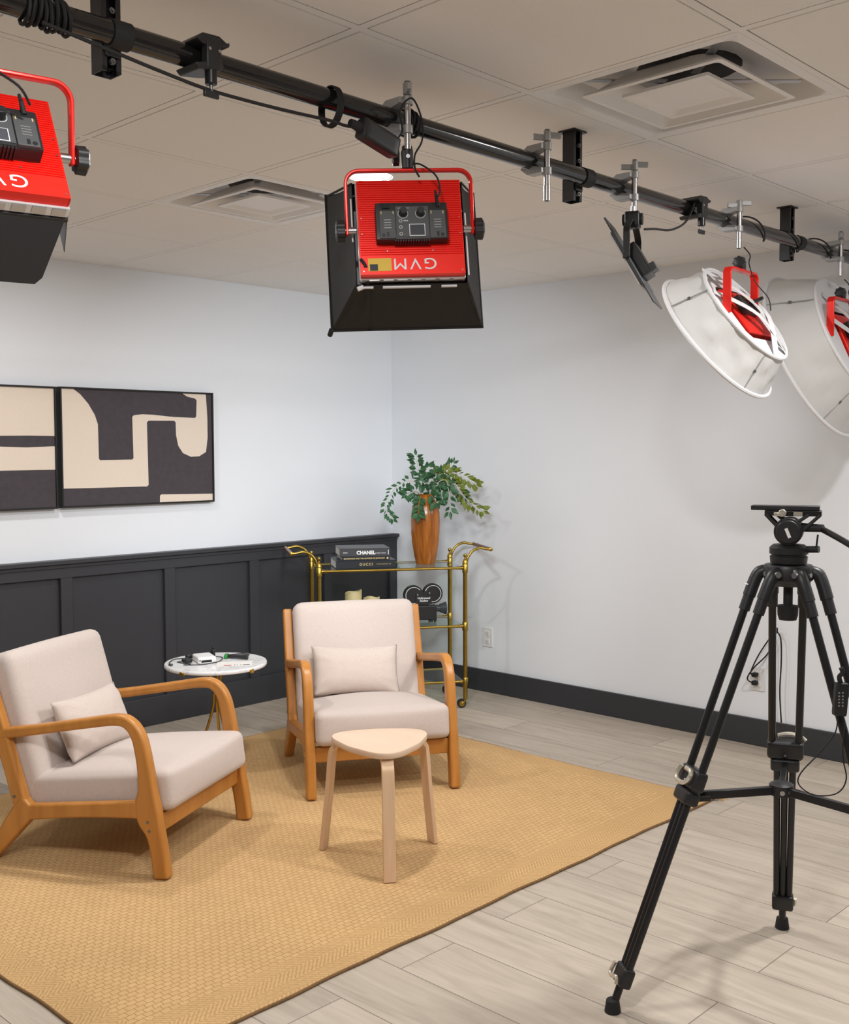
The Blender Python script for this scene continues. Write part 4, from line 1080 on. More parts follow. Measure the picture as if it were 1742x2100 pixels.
# ================================================================== LED PANEL LIGHTS
def lerp(a, b, t): return a+(b-a)*t
def yoke(t, hw, top, r=0.032, w_=0.020, th=0.008, m='redp'):
    pts = []
    for k in range(9): a = PI-k/8*PI/2; pts.append((-hw+r+r*math.cos(a), top-r+r*math.sin(a)))
    for k in range(9): a = PI/2-k/8*PI/2; pts.append((hw-r+r*math.cos(a), top-r+r*math.sin(a)))
    pts = [(-hw, -0.012), (-hw, (top-r)*0.5), (-hw, top-r-0.004)] + pts + [(hw, top-r-0.004), (hw, (top-r)*0.5), (hw, -0.012)]
    bm = new(); strip(bm, pts, [th]*len(pts), -w_/2, w_/2, lambda a, b, h: (a, h, b), 1)
    y = obj('yoke', bm, m, t, bevel=0.0025)
    return y
def panel_body(t, pitch, hw=0.125, hh=0.119):
    pm = Matrix.Rotation(pitch, 4, 'X')
    # ribbed red back
    bm = new(); prof = []; nr = 34; z = hh
    prof.append((0.0, hh))
    step = (2*hh*0.80)/nr
    prof.append((-0.019, hh))
    for k in range(nr):
        z0 = hh-k*step
        prof += [(-0.020, z0-step*0.1), (-0.020, z0-step*0.55), (-0.0165, z0-step*0.62), (-0.0165, z0-step*0.95)]
    zl = hh-nr*step
    prof += [(-0.020, zl), (-0.020, -hh), (0.0, -hh)]
    A = [bm.verts.new(pm @ Vector((-hw, a, b))) for a, b in prof]; B = [bm.verts.new(pm @ Vector((hw, a, b))) for a, b in prof]
    bridge(bm, A, B)
    for q in (A, B):
        for k in range(len(q)//2-0):
            pass
    obj('ribbed_back', bm, 'red', t, ang=25)
    bm = new()
    for s in (-1, 1): box(bm, s*hw-0.0015, s*hw+0.0015, -0.0185, 0.001, -hh, hh, pm)
    box(bm, -hw, hw, -0.0005, 0.0005, -hh, hh, pm)
    obj('side_panel', bm, 'red', t)
    bm = new()
    for a in ((-hw-0.004, hw+0.004, hh-0.003, hh+0.004), (-hw-0.004, hw+0.004, -hh-0.004, -hh+0.003), (-hw-0.004, -hw+0.003, -hh+0.003, hh-0.003), (hw-0.003, hw+0.004, -hh+0.003, hh-0.003)):
        box(bm, a[0], a[1], 0.001, 0.024, a[2], a[3], pm)
    obj('clear_rim', bm, 'clearp', t, bevel=0.0015)
    bm = new()
    for k in range(7): box(bm, -hw+0.02+k*0.034, -hw+0.044+k*0.034, 0.004, 0.020, -hh-0.006, -hh-0.003, pm)
    obj('rim_clip', bm, 'steel', t)
    # control box
    pm0 = pm; pm = pm @ Matrix.Translation((0, 0, -0.008)) @ Matrix.Diagonal((0.95, 1, 0.93, 1))
    bm = new(); rbox(bm, 0.182, 0.034, 0.100, 0.004, 6, mtx=pm @ Matrix.Translation((0, -0.036, 0.010))); cb = obj('control_box', bm, 'black', t)
    yb = -0.0532
    bm = new(); box(bm, -0.040, 0.042, yb-0.0006, yb+0.002, -0.034, 0.048, pm); obj('front_plate', bm, 'dgrey', cb)
    for s in (-1, 1):
        bm = new(); cx_ = s*0.063+0.001
        box(bm, cx_-0.020, cx_+0.020, yb-0.003, yb+0.002, -0.038, 0.036, pm); bp_ = obj('battery_plate', bm, 'dgrey', cb, bevel=0.001)
        bm = new()
        for q in (-0.015, 0.015): box(bm, cx_+q-0.0012, cx_+q+0.0012, yb-0.004, yb, 0.026, 0.034, pm)
        obj('contact', bm, 'goldink', bp_)
        bm = new()
        for q in range(4): box(bm, cx_-0.009, cx_+0.009, yb-0.0036, yb-0.0028, 0.010-q*0.007, 0.0115-q*0.007, pm)
        obj('printed_text', bm, 'castalu', bp_)
        bm = new(); box(bm, cx_-0.003, cx_+0.003, yb-0.0036, yb-0.0028, -0.034, -0.022, pm); cyl(bm, pm @ Vector((cx_+s*0.011, yb-0.0036, -0.030)), pm @ Vector((cx_+s*0.011, yb-0.002, -0.030)), 0.0045, n=14); obj('latch', bm, 'black', bp_)
        bm = new(); kx = s*0.022+0.0; cyl(bm, pm @ Vector((kx, yb-0.018, 0.030)), pm @ Vector((kx, yb, 0.030)), 0.0085, 0.010, 20)
        kn = obj('knob', bm, 'black', cb, bevel=0.001)
        bm = new(); pts = [pm @ Vector((kx+0.0125*math.cos(R(a)), yb-0.0012, 0.028+0.0125*math.sin(R(a)))) for a in range(140, 410, 15)]
        tube(bm, pts, 0.0006, 4); obj('dial_marks', bm, 'ink', kn)
    bm = new(); box(bm, -0.008, 0.032, yb-0.0012, yb, -0.032, 0.0, pm); sc_ = obj('screen_border', bm, 'ink', cb)
    bm = new(); box(bm, -0.0062, 0.0302, yb-0.0020, yb-0.001, -0.0302, -0.0018, pm); obj('screen', bm, 'screenm', sc_)
    for z in (0.009, -0.008, -0.026):
        bm = new(); pts = [pm @ Vector((-0.029+0.0038*math.cos(2*PI*k/12), yb-0.0012, z+0.0038*math.sin(2*PI*k/12))) for k in range(12)]
        tube(bm, pts, 0.0006, 4, True); obj('button_ring', bm, 'ink', cb)
    bm = new(); box(bm, -0.022, -0.010, yb-0.0012, yb, 0.0075, 0.0105, pm); box(bm, -0.034, -0.006, yb-0.0012, yb, 0.0425, 0.044, pm); obj('printed_text', bm, 'castalu', cb)
    bm = new(); box(bm, -0.075, -0.055, yb-0.004, yb, 0.042, 0.056, pm); obj('power_switch', bm, 'rubber', cb, bevel=0.001)
    bm = new()
    for q in range(14): box(bm, -0.045+q*0.0065, -0.0415+q*0.0065, -0.050, -0.024, -0.044, -0.0385, pm)
    obj('cooling_fins', bm, 'black', cb)
    # plug
    bm = new(); cyl(bm, pm @ Vector((0.068, -0.052, 0.048)), pm @ Vector((0.064, -0.062, 0.070)), 0.0055, 0.004, 10); cyl(bm, pm @ Vector((0.064, -0.062, 0.070)), pm @ Vector((0.062, -0.064, 0.085)), 0.004, 0.0028, 10); obj('plug', bm, 'rubber', cb)
    pm = pm0
    # brand letters, read upside down
    for ch, x in (('G', 0.042), ('V', 0.006), ('M', -0.031)):
        text('lettering', ch, 0.040, 'ink', t, pm @ Matrix.Translation((x, -0.0208, -hh+0.026)) @ Matrix.Rotation(R(90), 4, 'X') @ Matrix.Rotation(PI, 4, 'Z'), depth=0.0005, xs=1.15)
    bm = new()
    for x in (-hw+0.006, hw-0.006):
        for z in (0.022, -0.018, -hh+0.008): cyl(bm, pm @ Vector((x, -0.0212, z)), pm @ Vector((x, -0.0195, z)), 0.0018, n=8)
    for x in (-0.06, 0.05): cyl(bm, pm @ Vector((x, -0.0212, -hh+0.058)), pm @ Vector((x, -0.0195, -hh+0.058)), 0.0018, n=8)
    obj('screw', bm, 'steel', t)
    return pm
def side_knobs(t, hw, m='black'):
    for s in (-1, 1):
        bm = new()
        lathe(bm, [(0.012, -0.012), (0.024, -0.010), (0.0245, 0.008), (0.018, 0.012)], 40, (s*(hw+0.016), 0, 0), mod=lambda a, z: 1+0.10*math.cos(6*a), axis=(s, 0, 0))
        obj('lock_knob', bm, m, t)
        bm = new(); cyl(bm, (s*(hw-0.022), 0, 0), (s*(hw+0.004), 0, 0), 0.009, n=16); obj('pivot', bm, 'steel', t)
def spigot_head(t, top, h=0.055, sk=-0.018):
    bm = new(); cyl(bm, (0, 0, top), (0, 0, top+h), 0.013, n=16); box(bm, -0.015, 0.013, -0.012, 0.012, top, top+h*0.8)
    s = obj('spigot_socket', bm, 'black', t, bevel=0.002)
    bm = new(); lathe(bm, [(0.010, -0.008), (0.021, -0.007), (0.0215, 0.007), (0.014, 0.010)], 40, (sk-0.010, -0.004, top+h*0.55), mod=lambda a, z: 1+0.09*math.cos(8*a), axis=(-1, 0, 0)); obj('tightening_knob', bm, 'black', s)
    bm = new(); cyl(bm, (0, -0.017, top+h*0.5), (0, -0.011, top+h*0.5), 0.005, 0.003, 10); obj('set_screw', bm, 'steel', s)

# --- centre light with black softbox
PSI = R(40.0); PIT = R(-12)
cl = thing('softbox_light', 'red panel light with black softbox hanging from the middle of the pipe', 'studio light', (-3.072, CY, 2.000), (0, R(-2.0), -PSI))
yoke(cl, 0.153, 0.142)
side_knobs(cl, 0.153)
spigot_head(cl, 0.145)
pm = panel_body(cl, PIT)
bm = new(); cable(bm, [(0.012, -0.012, 0.155), (0.03, -0.03, 0.148), (0.060, -0.06, 0.115), (0.068, -0.07, 0.08), (0.062, -0.072, 0.062)], 0.0022); obj('cable', bm, 'rubber', cl)
bm = new(); box(bm, -0.108, -0.052, -0.0212, -0.0196, -0.111, -0.079, pm); stk = obj('sticker', bm, 'yellow', cl)
bm = new(); box(bm, -0.104, -0.085, -0.0218, -0.0210, -0.110, -0.094, pm); obj('sticker_print', bm, 'dink', stk)
# softbox shell
bm = new()
def sq(hx, hz, y): return [bm.verts.new(pm @ Vector(p)) for p in ((-hx, y, -hz), (hx, y, -hz), (hx, y, hz), (-hx, y, hz))]
def sbox(hx0, hz0, y0, hx1, hz1, y1, steps=6):
    rs = []
    for k in range(steps+1):
        t_ = k/steps; sag = -0.006*math.sin(t_*PI)
        rs.append(sq(lerp(hx0, hx1, t_)+sag, lerp(hz0, hz1, t_)+sag, lerp(y0, y1, t_)))
    for a, b in zip(rs, rs[1:]): bridge(bm, a, b)
    return rs
sbox(0.136, 0.130, 0.020, 0.196, 0.184, 0.200); sbox(0.194, 0.182, 0.200, 0.134, 0.128, 0.0205)
obj('softbox_shell', bm, 'cloth', cl, ang=30)
bm = new(); 
for s1, s2 in ((-1, -1), (1, -1), (-1, 1), (1, 1)):
    tube(bm, [pm @ Vector((s1*0.136, 0.02, s2*0.130)), pm @ Vector((s1*0.192, 0.195, s2*0.180))], 0.003, 6)
tube(bm, [pm @ Vector(p) for p in ((-0.196, 0.2, -0.184), (0.196, 0.2, -0.184), (0.196, 0.2, 0.184), (-0.196, 0.2, 0.184))], 0.004, 6, True)
cyl(bm, pm @ Vector((-0.197, 0.19, -0.185)), pm @ Vector((-0.201, 0.21, -0.191)), 0.007, n=8)
obj('softbox_rim', bm, 'cloth', cl)
bm = new(); box(bm, -0.183, 0.183, 0.180, 0.182, -0.171, 0.171, pm); obj('diffuser', bm, 'band', cl)
bm = new()
bm.free()
for a, b in ((-0.128, -0.095), (-0.072, 0.045), (0.072, 0.110)):  # white strips stand in for light leaking round the panel edges
    bm = new(); box(bm, a, b, 0.026, 0.034, -0.1350, -0.1305, pm); obj('light_leak_strip', bm, 'band', cl)
bm = new(); cyl(bm, pm @ Vector((-0.134, 0.026, -0.138)), pm @ Vector((-0.120, 0.026, -0.132)), 0.006, n=10); obj('light_leak_strip', bm, 'band', cl)
bm = new(); box(bm, -0.1415, -0.138, 0.018, 0.022, -0.02, 0.09, pm); obj('light_leak_strip', bm, 'band', cl)
bm = new(); box(bm, 0.1385, 0.142, 0.018, 0.022, -0.11, 0.05, pm); obj('light_leak_strip', bm, 'band', cl)
bm = new(); strip(bm, [(-0.126, -0.080), (-0.114, -0.10), (-0.108, -0.14), (-0.106, -0.178)], [0.008]*4, -0.001, 0.001, lambda a, b, h: pm @ Vector((a, -0.022+h+max(0, (-0.10-b))*1.6, b)), 5); obj('strap', bm, 'cloth', cl)
# the glare just above the yoke is the ceiling downlight seen behind it

# --- left light with barn doors
ll = thing('barn_door_light', 'red panel light with folded barn doors at the left photo edge', 'studio light', (-4.127, CY, 1.993), (0, 0, -R(12)))
yoke(ll, 0.153, 0.132)
side_knobs(ll, 0.153)
spigot_head(ll, 0.135, 0.075)
pl = panel_body(ll, R(-33))
bm = new(); cable(bm, [(0.0, -0.02, 0.155), (0.0, -0.06, 0.12), (0.04, -0.09, 0.085), (0.062, -0.074, 0.062)], 0.0024); obj('cable', bm, 'rubber', ll)
def flap(name, pts, m, mt):
    bm = new(); A = [bm.verts.new(mt @ Vector(p)) for p in pts]
    n_ = (A[1].co-A[0].co).cross(A[2].co-A[0].co).normalized()*0.0015
    B = [bm.verts.new(v.co+n_) for v in A]; bridge(bm, A, B); bm.faces.new(A[::-1]); bm.faces.new(B)
    return obj(name, bm, m, ll, bevel=0.0005, seg=1)
y0 = 0.030
flap('barn_door', [(-0.125, y0, -0.126), (0.125, y0, -0.126), (0.100, y0+0.100, -0.172), (0.088, y0+0.112, -0.178), (-0.10, y0+0.112, -0.178), (-0.115, y0+0.100, -0.172)], 'black', pl)
flap('barn_door', [(0.131, y0, 0.11), (0.131, y0, -0.115), (0.150, y0+0.10, -0.105), (0.150, y0+0.10, 0.10)], 'dgrey', pl)
flap('barn_door', [(-0.137, y0, 0.12), (-0.137, y0, -0.125), (-0.165, y0+0.10, -0.115), (-0.165, y0+0.10, 0.10)], 'dgrey', pl)
flap('barn_door', [(-0.125, y0, 0.126), (0.125, y0, 0.126), (0.115, y0+0.10, 0.15), (-0.115, y0+0.10, 0.15)], 'dgrey', pl)
bm = new(); box(bm, -0.130, 0.130, 0.025, 0.032, -0.126, -0.120, pl); box(bm, 0.125, 0.131, 0.025, 0.032, -0.12, 0.12, pl); box(bm, -0.131, -0.125, 0.025, 0.032, -0.12, 0.12, pl); box(bm, -0.130, 0.130, 0.025, 0.032, 0.120, 0.126, pl); obj('door_frame', bm, 'black', ll)

def area_in(parent, mt, y, sx, sz, power, col=(1, 1, 1), spread=150):
    d = bpy.data.lights.new('led_array', 'AREA'); d.shape = 'RECTANGLE'; d.size = sx; d.size_y = sz; d.energy = power; d.color = col; d.spread = R(spread)
    o = bpy.data.objects.new('led_array', d); COL.objects.link(o); o.parent = parent
    m4 = mt @ Matrix.Translation((0, y, 0)) @ Matrix.Rotation(R(90), 4, 'X')
    o.location = m4.translation; o.rotation_euler = m4.to_euler()
    return o
area_in(cl, pm, 0.19, 0.37, 0.35, P_CENTER, (0.93, 0.97, 1.0), S_CENTER)
area_in(ll, pl, 0.035, 0.25, 0.25, P_LEFT, (0.95, 0.98, 1.0), S_LEFT)

# --- slim panel seen from the edge
sl = thing('slim_panel_light', 'slim black light panel on a bracket seen edge-on, left of the drum softboxes', 'studio light', (-2.098, CY, 2.070), (0, 0, R(24)))
sm = Matrix.Translation((0, 0, -0.02)) @ Matrix.Rotation(R(-30), 4, 'X')
bm = new(); box(bm, -0.10, 0.10, 0.0, 0.012, -0.105, 0.085, sm); obj('panel_back', bm, 'dgrey', sl, bevel=0.003)
bm = new(); box(bm, -0.10, 0.10, 0.012, 0.017, -0.10, 0.08, sm); obj('diffuser', bm, 'band', sl)
bm = new(); rbox(bm, 0.10, 0.034, 0.11, 0.004, 6, mtx=sm @ Matrix.Translation((0, -0.017, -0.02))); cb = obj('control_box', bm, 'black', sl)
bm = new(); box(bm, -0.03, 0.03, -0.052, -0.030, -0.070, -0.045, sm); obj('battery', bm, 'dgrey', cb, bevel=0.002)
bm = new(); box(bm, -0.09, 0.09, 0.002, 0.008, 0.082, 0.135, sm); box(bm, -0.09, 0.09, 0.002, 0.007, -0.165, -0.100, sm); obj('end_flap', bm, 'dgrey', sl, bevel=0.002)
for s in (-1, 1):
    bm = new(); strip(bm, [(s*0.016, 0.095), (s*0.06, 0.085), (s*0.108, 0.055), (s*0.112, 0.02), (s*0.112, -0.035)], [0.006]*5, -0.010, 0.010, lambda a, b, h: (a, h, b), 5); obj('bracket_arm', bm, 'black', sl, bevel=0.001)
    bm = new(); cyl(bm, (s*0.098, 0, -0.025), (s*0.128, 0, -0.025), 0.009, n=14); obj('hinge_knob', bm, 'black', sl)
bm = new(); rbox(bm, 0.045, 0.045, 0.05, 0.006, 6, mtx=Matrix.Translation((0, 0, 0.098))); cyl(bm, (0.0, -0.03, 0.10), (0.0, 0.03, 0.10), 0.018, n=20); obj('mount_head', bm, 'black', sl)
bm = new(); cyl(bm, (0, 0, 0.12), (0, 0, 0.14), 0.007, n=12); obj('stud', bm, 'steel', sl)
area_in(sl, sm, 0.019, 0.19, 0.17, P_SLIM, (0.97, 0.98, 1.0), S_SLIM)

# --- drum softboxes
def drum(name_label, loc, psi, pitch, r0, r1, dep, power, seed, roll=0.0, off=0.0):
    t = thing('drum_softbox', name_label, 'studio light', loc, (0, 0, -psi), group='round white drum softboxes')
    dm = Matrix.Translation((off, 0, 0)) @ Matrix.Rotation(pitch, 4, 'X')
    rd = random.Random(seed)
    # red panel, yoke
    yoke(t, 0.118, 0.145, r=0.022, w_=0.030)
    spigot_head(t, 0.148, 0.04)
    bm = new(); rbox(bm, 0.20, 0.03, 0.20, 0.004, 6, mtx=dm @ Matrix.Translation((0, 0.01, 0))); obj('red_panel', bm, 'red', t)
    bm = new(); rbox(bm, 0.12, 0.03, 0.07, 0.004, 6, mtx=dm @ Matrix.Translation((0, -0.018, 0.02))); cb = obj('control_box', bm, 'black', t)
    bm = new(); cyl(bm, dm @ Vector((0.03, -0.02, 0.03)), dm @ Vector((0.02, -0.075, 0.01)), 0.009, 0.006, 12); obj('plug', bm, 'black', cb)
    bm = new(); box(bm, -0.02, 0.0, -0.0345, -0.033, 0.035, 0.05, dm); obj('sticker', bm, 'yellow', cb)
    for s in (-1, 1):
        bm = new(); box(bm, s*0.118-0.004*(s > 0)-0.0005, s*0.118+0.0005+0.004*(s < 0), -0.012, 0.012, 0.03, 0.10); obj('yoke_label', bm, 'yellow', t) if s < 0 else bm.free()
    # skirt
    n = 64; rows = 8
    bm = new(); g = []
    for k in range(rows+1):
        t_ = k/rows; rr = lerp(r0, r1, t_); y = lerp(0.0, dep, t_); rg = []
        for i in range(n):
            a = 2*PI*i/n
            wob = 0.005*math.sin(t_*PI)*math.sin(a*7+3*math.sin(a*2)+seed) + 0.004*math.sin(t_*PI)*math.sin(a*15+2*math.sin(a*3)+t_*5+seed) + 0.012*math.sin(t_*PI)*noise.noise(Vector((math.cos(a)*4, math.sin(a)*4, t_*3+seed)))
            wob -= 0.004*math.sin(t_*PI)
            rg.append(bm.verts.new(dm @ Vector(((rr+wob)*math.cos(a), y, (rr+wob)*math.sin(a)))))
        g.append(rg)
    for a, b in zip(g, g[1:]): bridge(bm, a, b)
    obj('skirt', bm, 'softw', t, ang=180)
    for nm, rr, y, tr in (('front_ring', r1, dep, 0.008), ('rear_ring', r0, 0.0, 0.007)):
        bm = new(); tube(bm, [dm @ Vector((rr*math.cos(2*PI*k/56), y, rr*math.sin(2*PI*k/56))) for k in range(56)], tr, 8, True); obj(nm, bm, 'band', t)
    bm = new(); cyl(bm, dm @ Vector((0, dep-0.002, 0)), dm @ Vector((0, dep+0.002, 0)), r1, n=56); obj('diffuser', bm, 'softw', t)
    # rear face: fabric ring around the panel plus straps
    bm = new(); inner = []; outer = []
    for k in range(48):
        a = 2*PI*k/48; c, s = math.cos(a), math.sin(a)
        q = 0.118/max(abs(c), abs(s)); q = min(q, r0*0.72)
        inner.append(bm.verts.new(dm @ Vector((q*c, 0.004, q*s)))); outer.append(bm.verts.new(dm @ Vector((r0*c, 0.0, r0*s))))
    bridge(bm, inner, outer); obj('rear_cover', bm, 'band', t, ang=180)
    for (a, b) in (((-0.12, 0.19), (0.135, -0.16)), ((0.15, 0.13), (-0.02, -0.20)), ((-0.17, 0.08), (0.10, -0.18))):
        bm = new(); d_ = Vector((b[0]-a[0], 0, b[1]-a[1])).normalized(); sd = Vector((d_.z, 0, -d_.x))*0.016
        P0 = Vector((a[0], -0.012, a[1]))*1; P1 = Vector((b[0], -0.012, b[1])); Pm = (P0+P1)/2+Vector((0, -0.03, 0)); P0.y = P1.y = -0.002
        rows_ = smoothpath([P0, Pm, P1], 6)
        L_ = [bm.verts.new(dm @ (p+sd)) for p in rows_]; R_ = [bm.verts.new(dm @ (p-sd)) for p in rows_]
        L2 = [bm.verts.new(dm @ (p+sd+Vector((0, -0.0015, 0)))) for p in rows_]; R2 = [bm.verts.new(dm @ (p-sd+Vector((0, -0.0015, 0)))) for p in rows_]
        for i in range(len(rows_)-1):
            bm.faces.new((L_[i], L_[i+1], R_[i+1], R_[i])); bm.faces.new((L2[i], R2[i], R2[i+1], L2[i+1]))
            bm.faces.new((L_[i], L2[i], L2[i+1], L_[i+1])); bm.faces.new((R_[i], R_[i+1], R2[i+1], R2[i]))
        obj('strap', bm, 'band', t, smooth=False)
    for k in range(4):
        a = R(45+90*k)+roll; c, s = math.cos(a), math.sin(a)
        p0 = Vector(((r0)*c, 0.0, (r0)*s)); p1 = Vector(((r1)*c, dep, (r1)*s))
        bm = new(); tube(bm, [dm @ p0, dm @ p1], 0.0028, 6); rb = obj('seam_rod', bm, 'castalu', t)
        bm = new(); pc = (p0+p1)/2; cyl(bm, dm @ (pc-(p1-p0)*0.03), dm @ (pc+(p1-p0)*0.03), 0.0055, n=8); obj('clip', bm, 'dsteel', rb)
    area_in(t, dm, dep+0.006, r1*1.6, r1*1.6, power, (0.97, 0.98, 1.0), S_DRUM)
    bm = new(); cable(bm, [(-0.010, -0.012, 0.225), (0.022, -0.022, 0.20), (0.0, -0.028, 0.165), (0.01, -0.05, 0.10), (0.022, -0.09, 0.045), (0.02, -0.10, 0.0)], 0.0022); obj('cable', bm, 'rubber', t)
    return t
drum('round white drum softbox with red panel light hanging from the pipe, wholly in view', (-1.412, CY-0.004, 1.948), R(-4.5), R(-37), 0.208, 0.272, 0.132, P_DRUM_A, 1, R(20), 0.042)
drum('large round white drum softbox cut off by the right photo edge', (-0.560, CY-0.005, 1.930), R(-2), R(-24), 0.27, 0.372, 0.17, P_DRUM_B, 2, R(10), 0.105)

# ================================================================== TRIPOD
TC = Vector((-2.270, -3.800, 0))
feet = [Vector((-2.652, -3.518, 0)), Vector((-1.876, -3.612, 0)), Vector((-2.345, -4.236, 0))]
tp_ = thing('camera_tripod', 'tall black video tripod with fluid head and no camera, at right', 'tripod', TC)
ZT = 1.125
bm = new(); lathe(bm, [(0.02, 1.105), (0.045, 1.108), (0.062, 1.125), (0.064, 1.155), (0.060, 1.163), (0.02, 1.165)], 32); crown = obj('crown', bm, 'black', tp_)
bm = new(); lathe(bm, [(0.015, 1.165), (0.046, 1.167), (0.048, 1.185), (0.044, 1.187), (0.044, 1.190), (0.049, 1.192), (0.049, 1.208), (0.040, 1.216), (0.01, 1.218)], 32); obj('bowl_mount', bm, 'black', tp_)
bm = new(); cyl(bm, (0, 0, 1.055), (0, 0, 1.11), 0.012, n=16); lathe(bm, [(0.01, 1.015), (0.022, 1.017), (0.026, 1.03), (0.027, 1.055), (0.01, 1.056)], 24); obj('center_knob', bm, 'rubber', tp_)
def cr_(v): return Vector((v.x, v.y, 0))
# head axis: pan axis across the picture
hx = Vector((math.cos(-YAW), math.sin(-YAW), 0)); hy = Vector((-hx.y, hx.x, 0))
HM = Matrix((hx, hy, Vector((0, 0, 1)))).transposed().to_4x4() @ Matrix.Rotation(R(-22), 4, 'Z')
bm = new(); cyl(bm, HM @ Vector((0.0, -0.042, 1.252)), HM @ Vector((0.0, 0.042, 1.252)), 0.036, n=32); cyl(bm, HM @ Vector((0.0, -0.050, 1.252)), HM @ Vector((0.0, -0.040, 1.252)), 0.030, n=32)
dr = obj('tilt_drum', bm, 'black', tp_, bevel=0.003)
bm = new(); box(bm, -0.004, 0.004, -0.0512, -0.0498, 1.236, 1.262, HM @ Matrix.Translation((0, 0, 1.249)) @ Matrix.Rotation(R(-22), 4, 'Y') @ Matrix.Translation((0, 0, -1.249))); obj('logo_mark', bm, 'ink', dr)
bm = new(); box(bm, -0.095, 0.075, -0.026, 0.026, 1.306, 1.318, HM); obj('quick_release_plate', bm, 'black', tp_, bevel=0.002)
bm = new(); box(bm, -0.060, 0.080, -0.030, 0.030, 1.292, 1.306, HM); obj('plate_receiver', bm, 'blackm', tp_, bevel=0.002)
bm = new()
for s in (-1, 1):
    for a, b in (((-0.058, 1.296), (-0.026, 1.262)), ((-0.030, 1.296), (0.000, 1.270)), ((0.078, 1.296), (0.030, 1.250)), ((0.050, 1.296), (0.012, 1.268))):
        tube(bm, [HM @ Vector((a[0], s*0.028, a[1])), HM @ Vector((b[0], s*0.030, b[1]))], 0.0045, 6)
obj('cradle_strut', bm, 'black', tp_)
bm = new(); cyl(bm, HM @ Vector((-0.015, -0.045, 1.300)), HM @ Vector((-0.015, -0.028, 1.300)), 0.010, n=14); box(bm, -0.036, -0.010, -0.046, -0.036, 1.292, 1.302, HM); obj('plate_lever', bm, 'lever', tp_, bevel=0.002)
bm = new(); box(bm, 0.012, 0.034, -0.033, -0.028, 1.293, 1.303, HM); obj('level_gauge', bm, 'lever', tp_)
bm = new(); cyl(bm, HM @ Vector((0.045, -0.01, 1.205)), HM @ Vector((0.075, -0.02, 1.207)), 0.009, n=12); cyl(bm, HM @ Vector((0.068, -0.02, 1.205)), HM @ Vector((0.072, -0.022, 1.245)), 0.0025, n=8); obj('pan_lock', bm, 'black', tp_)
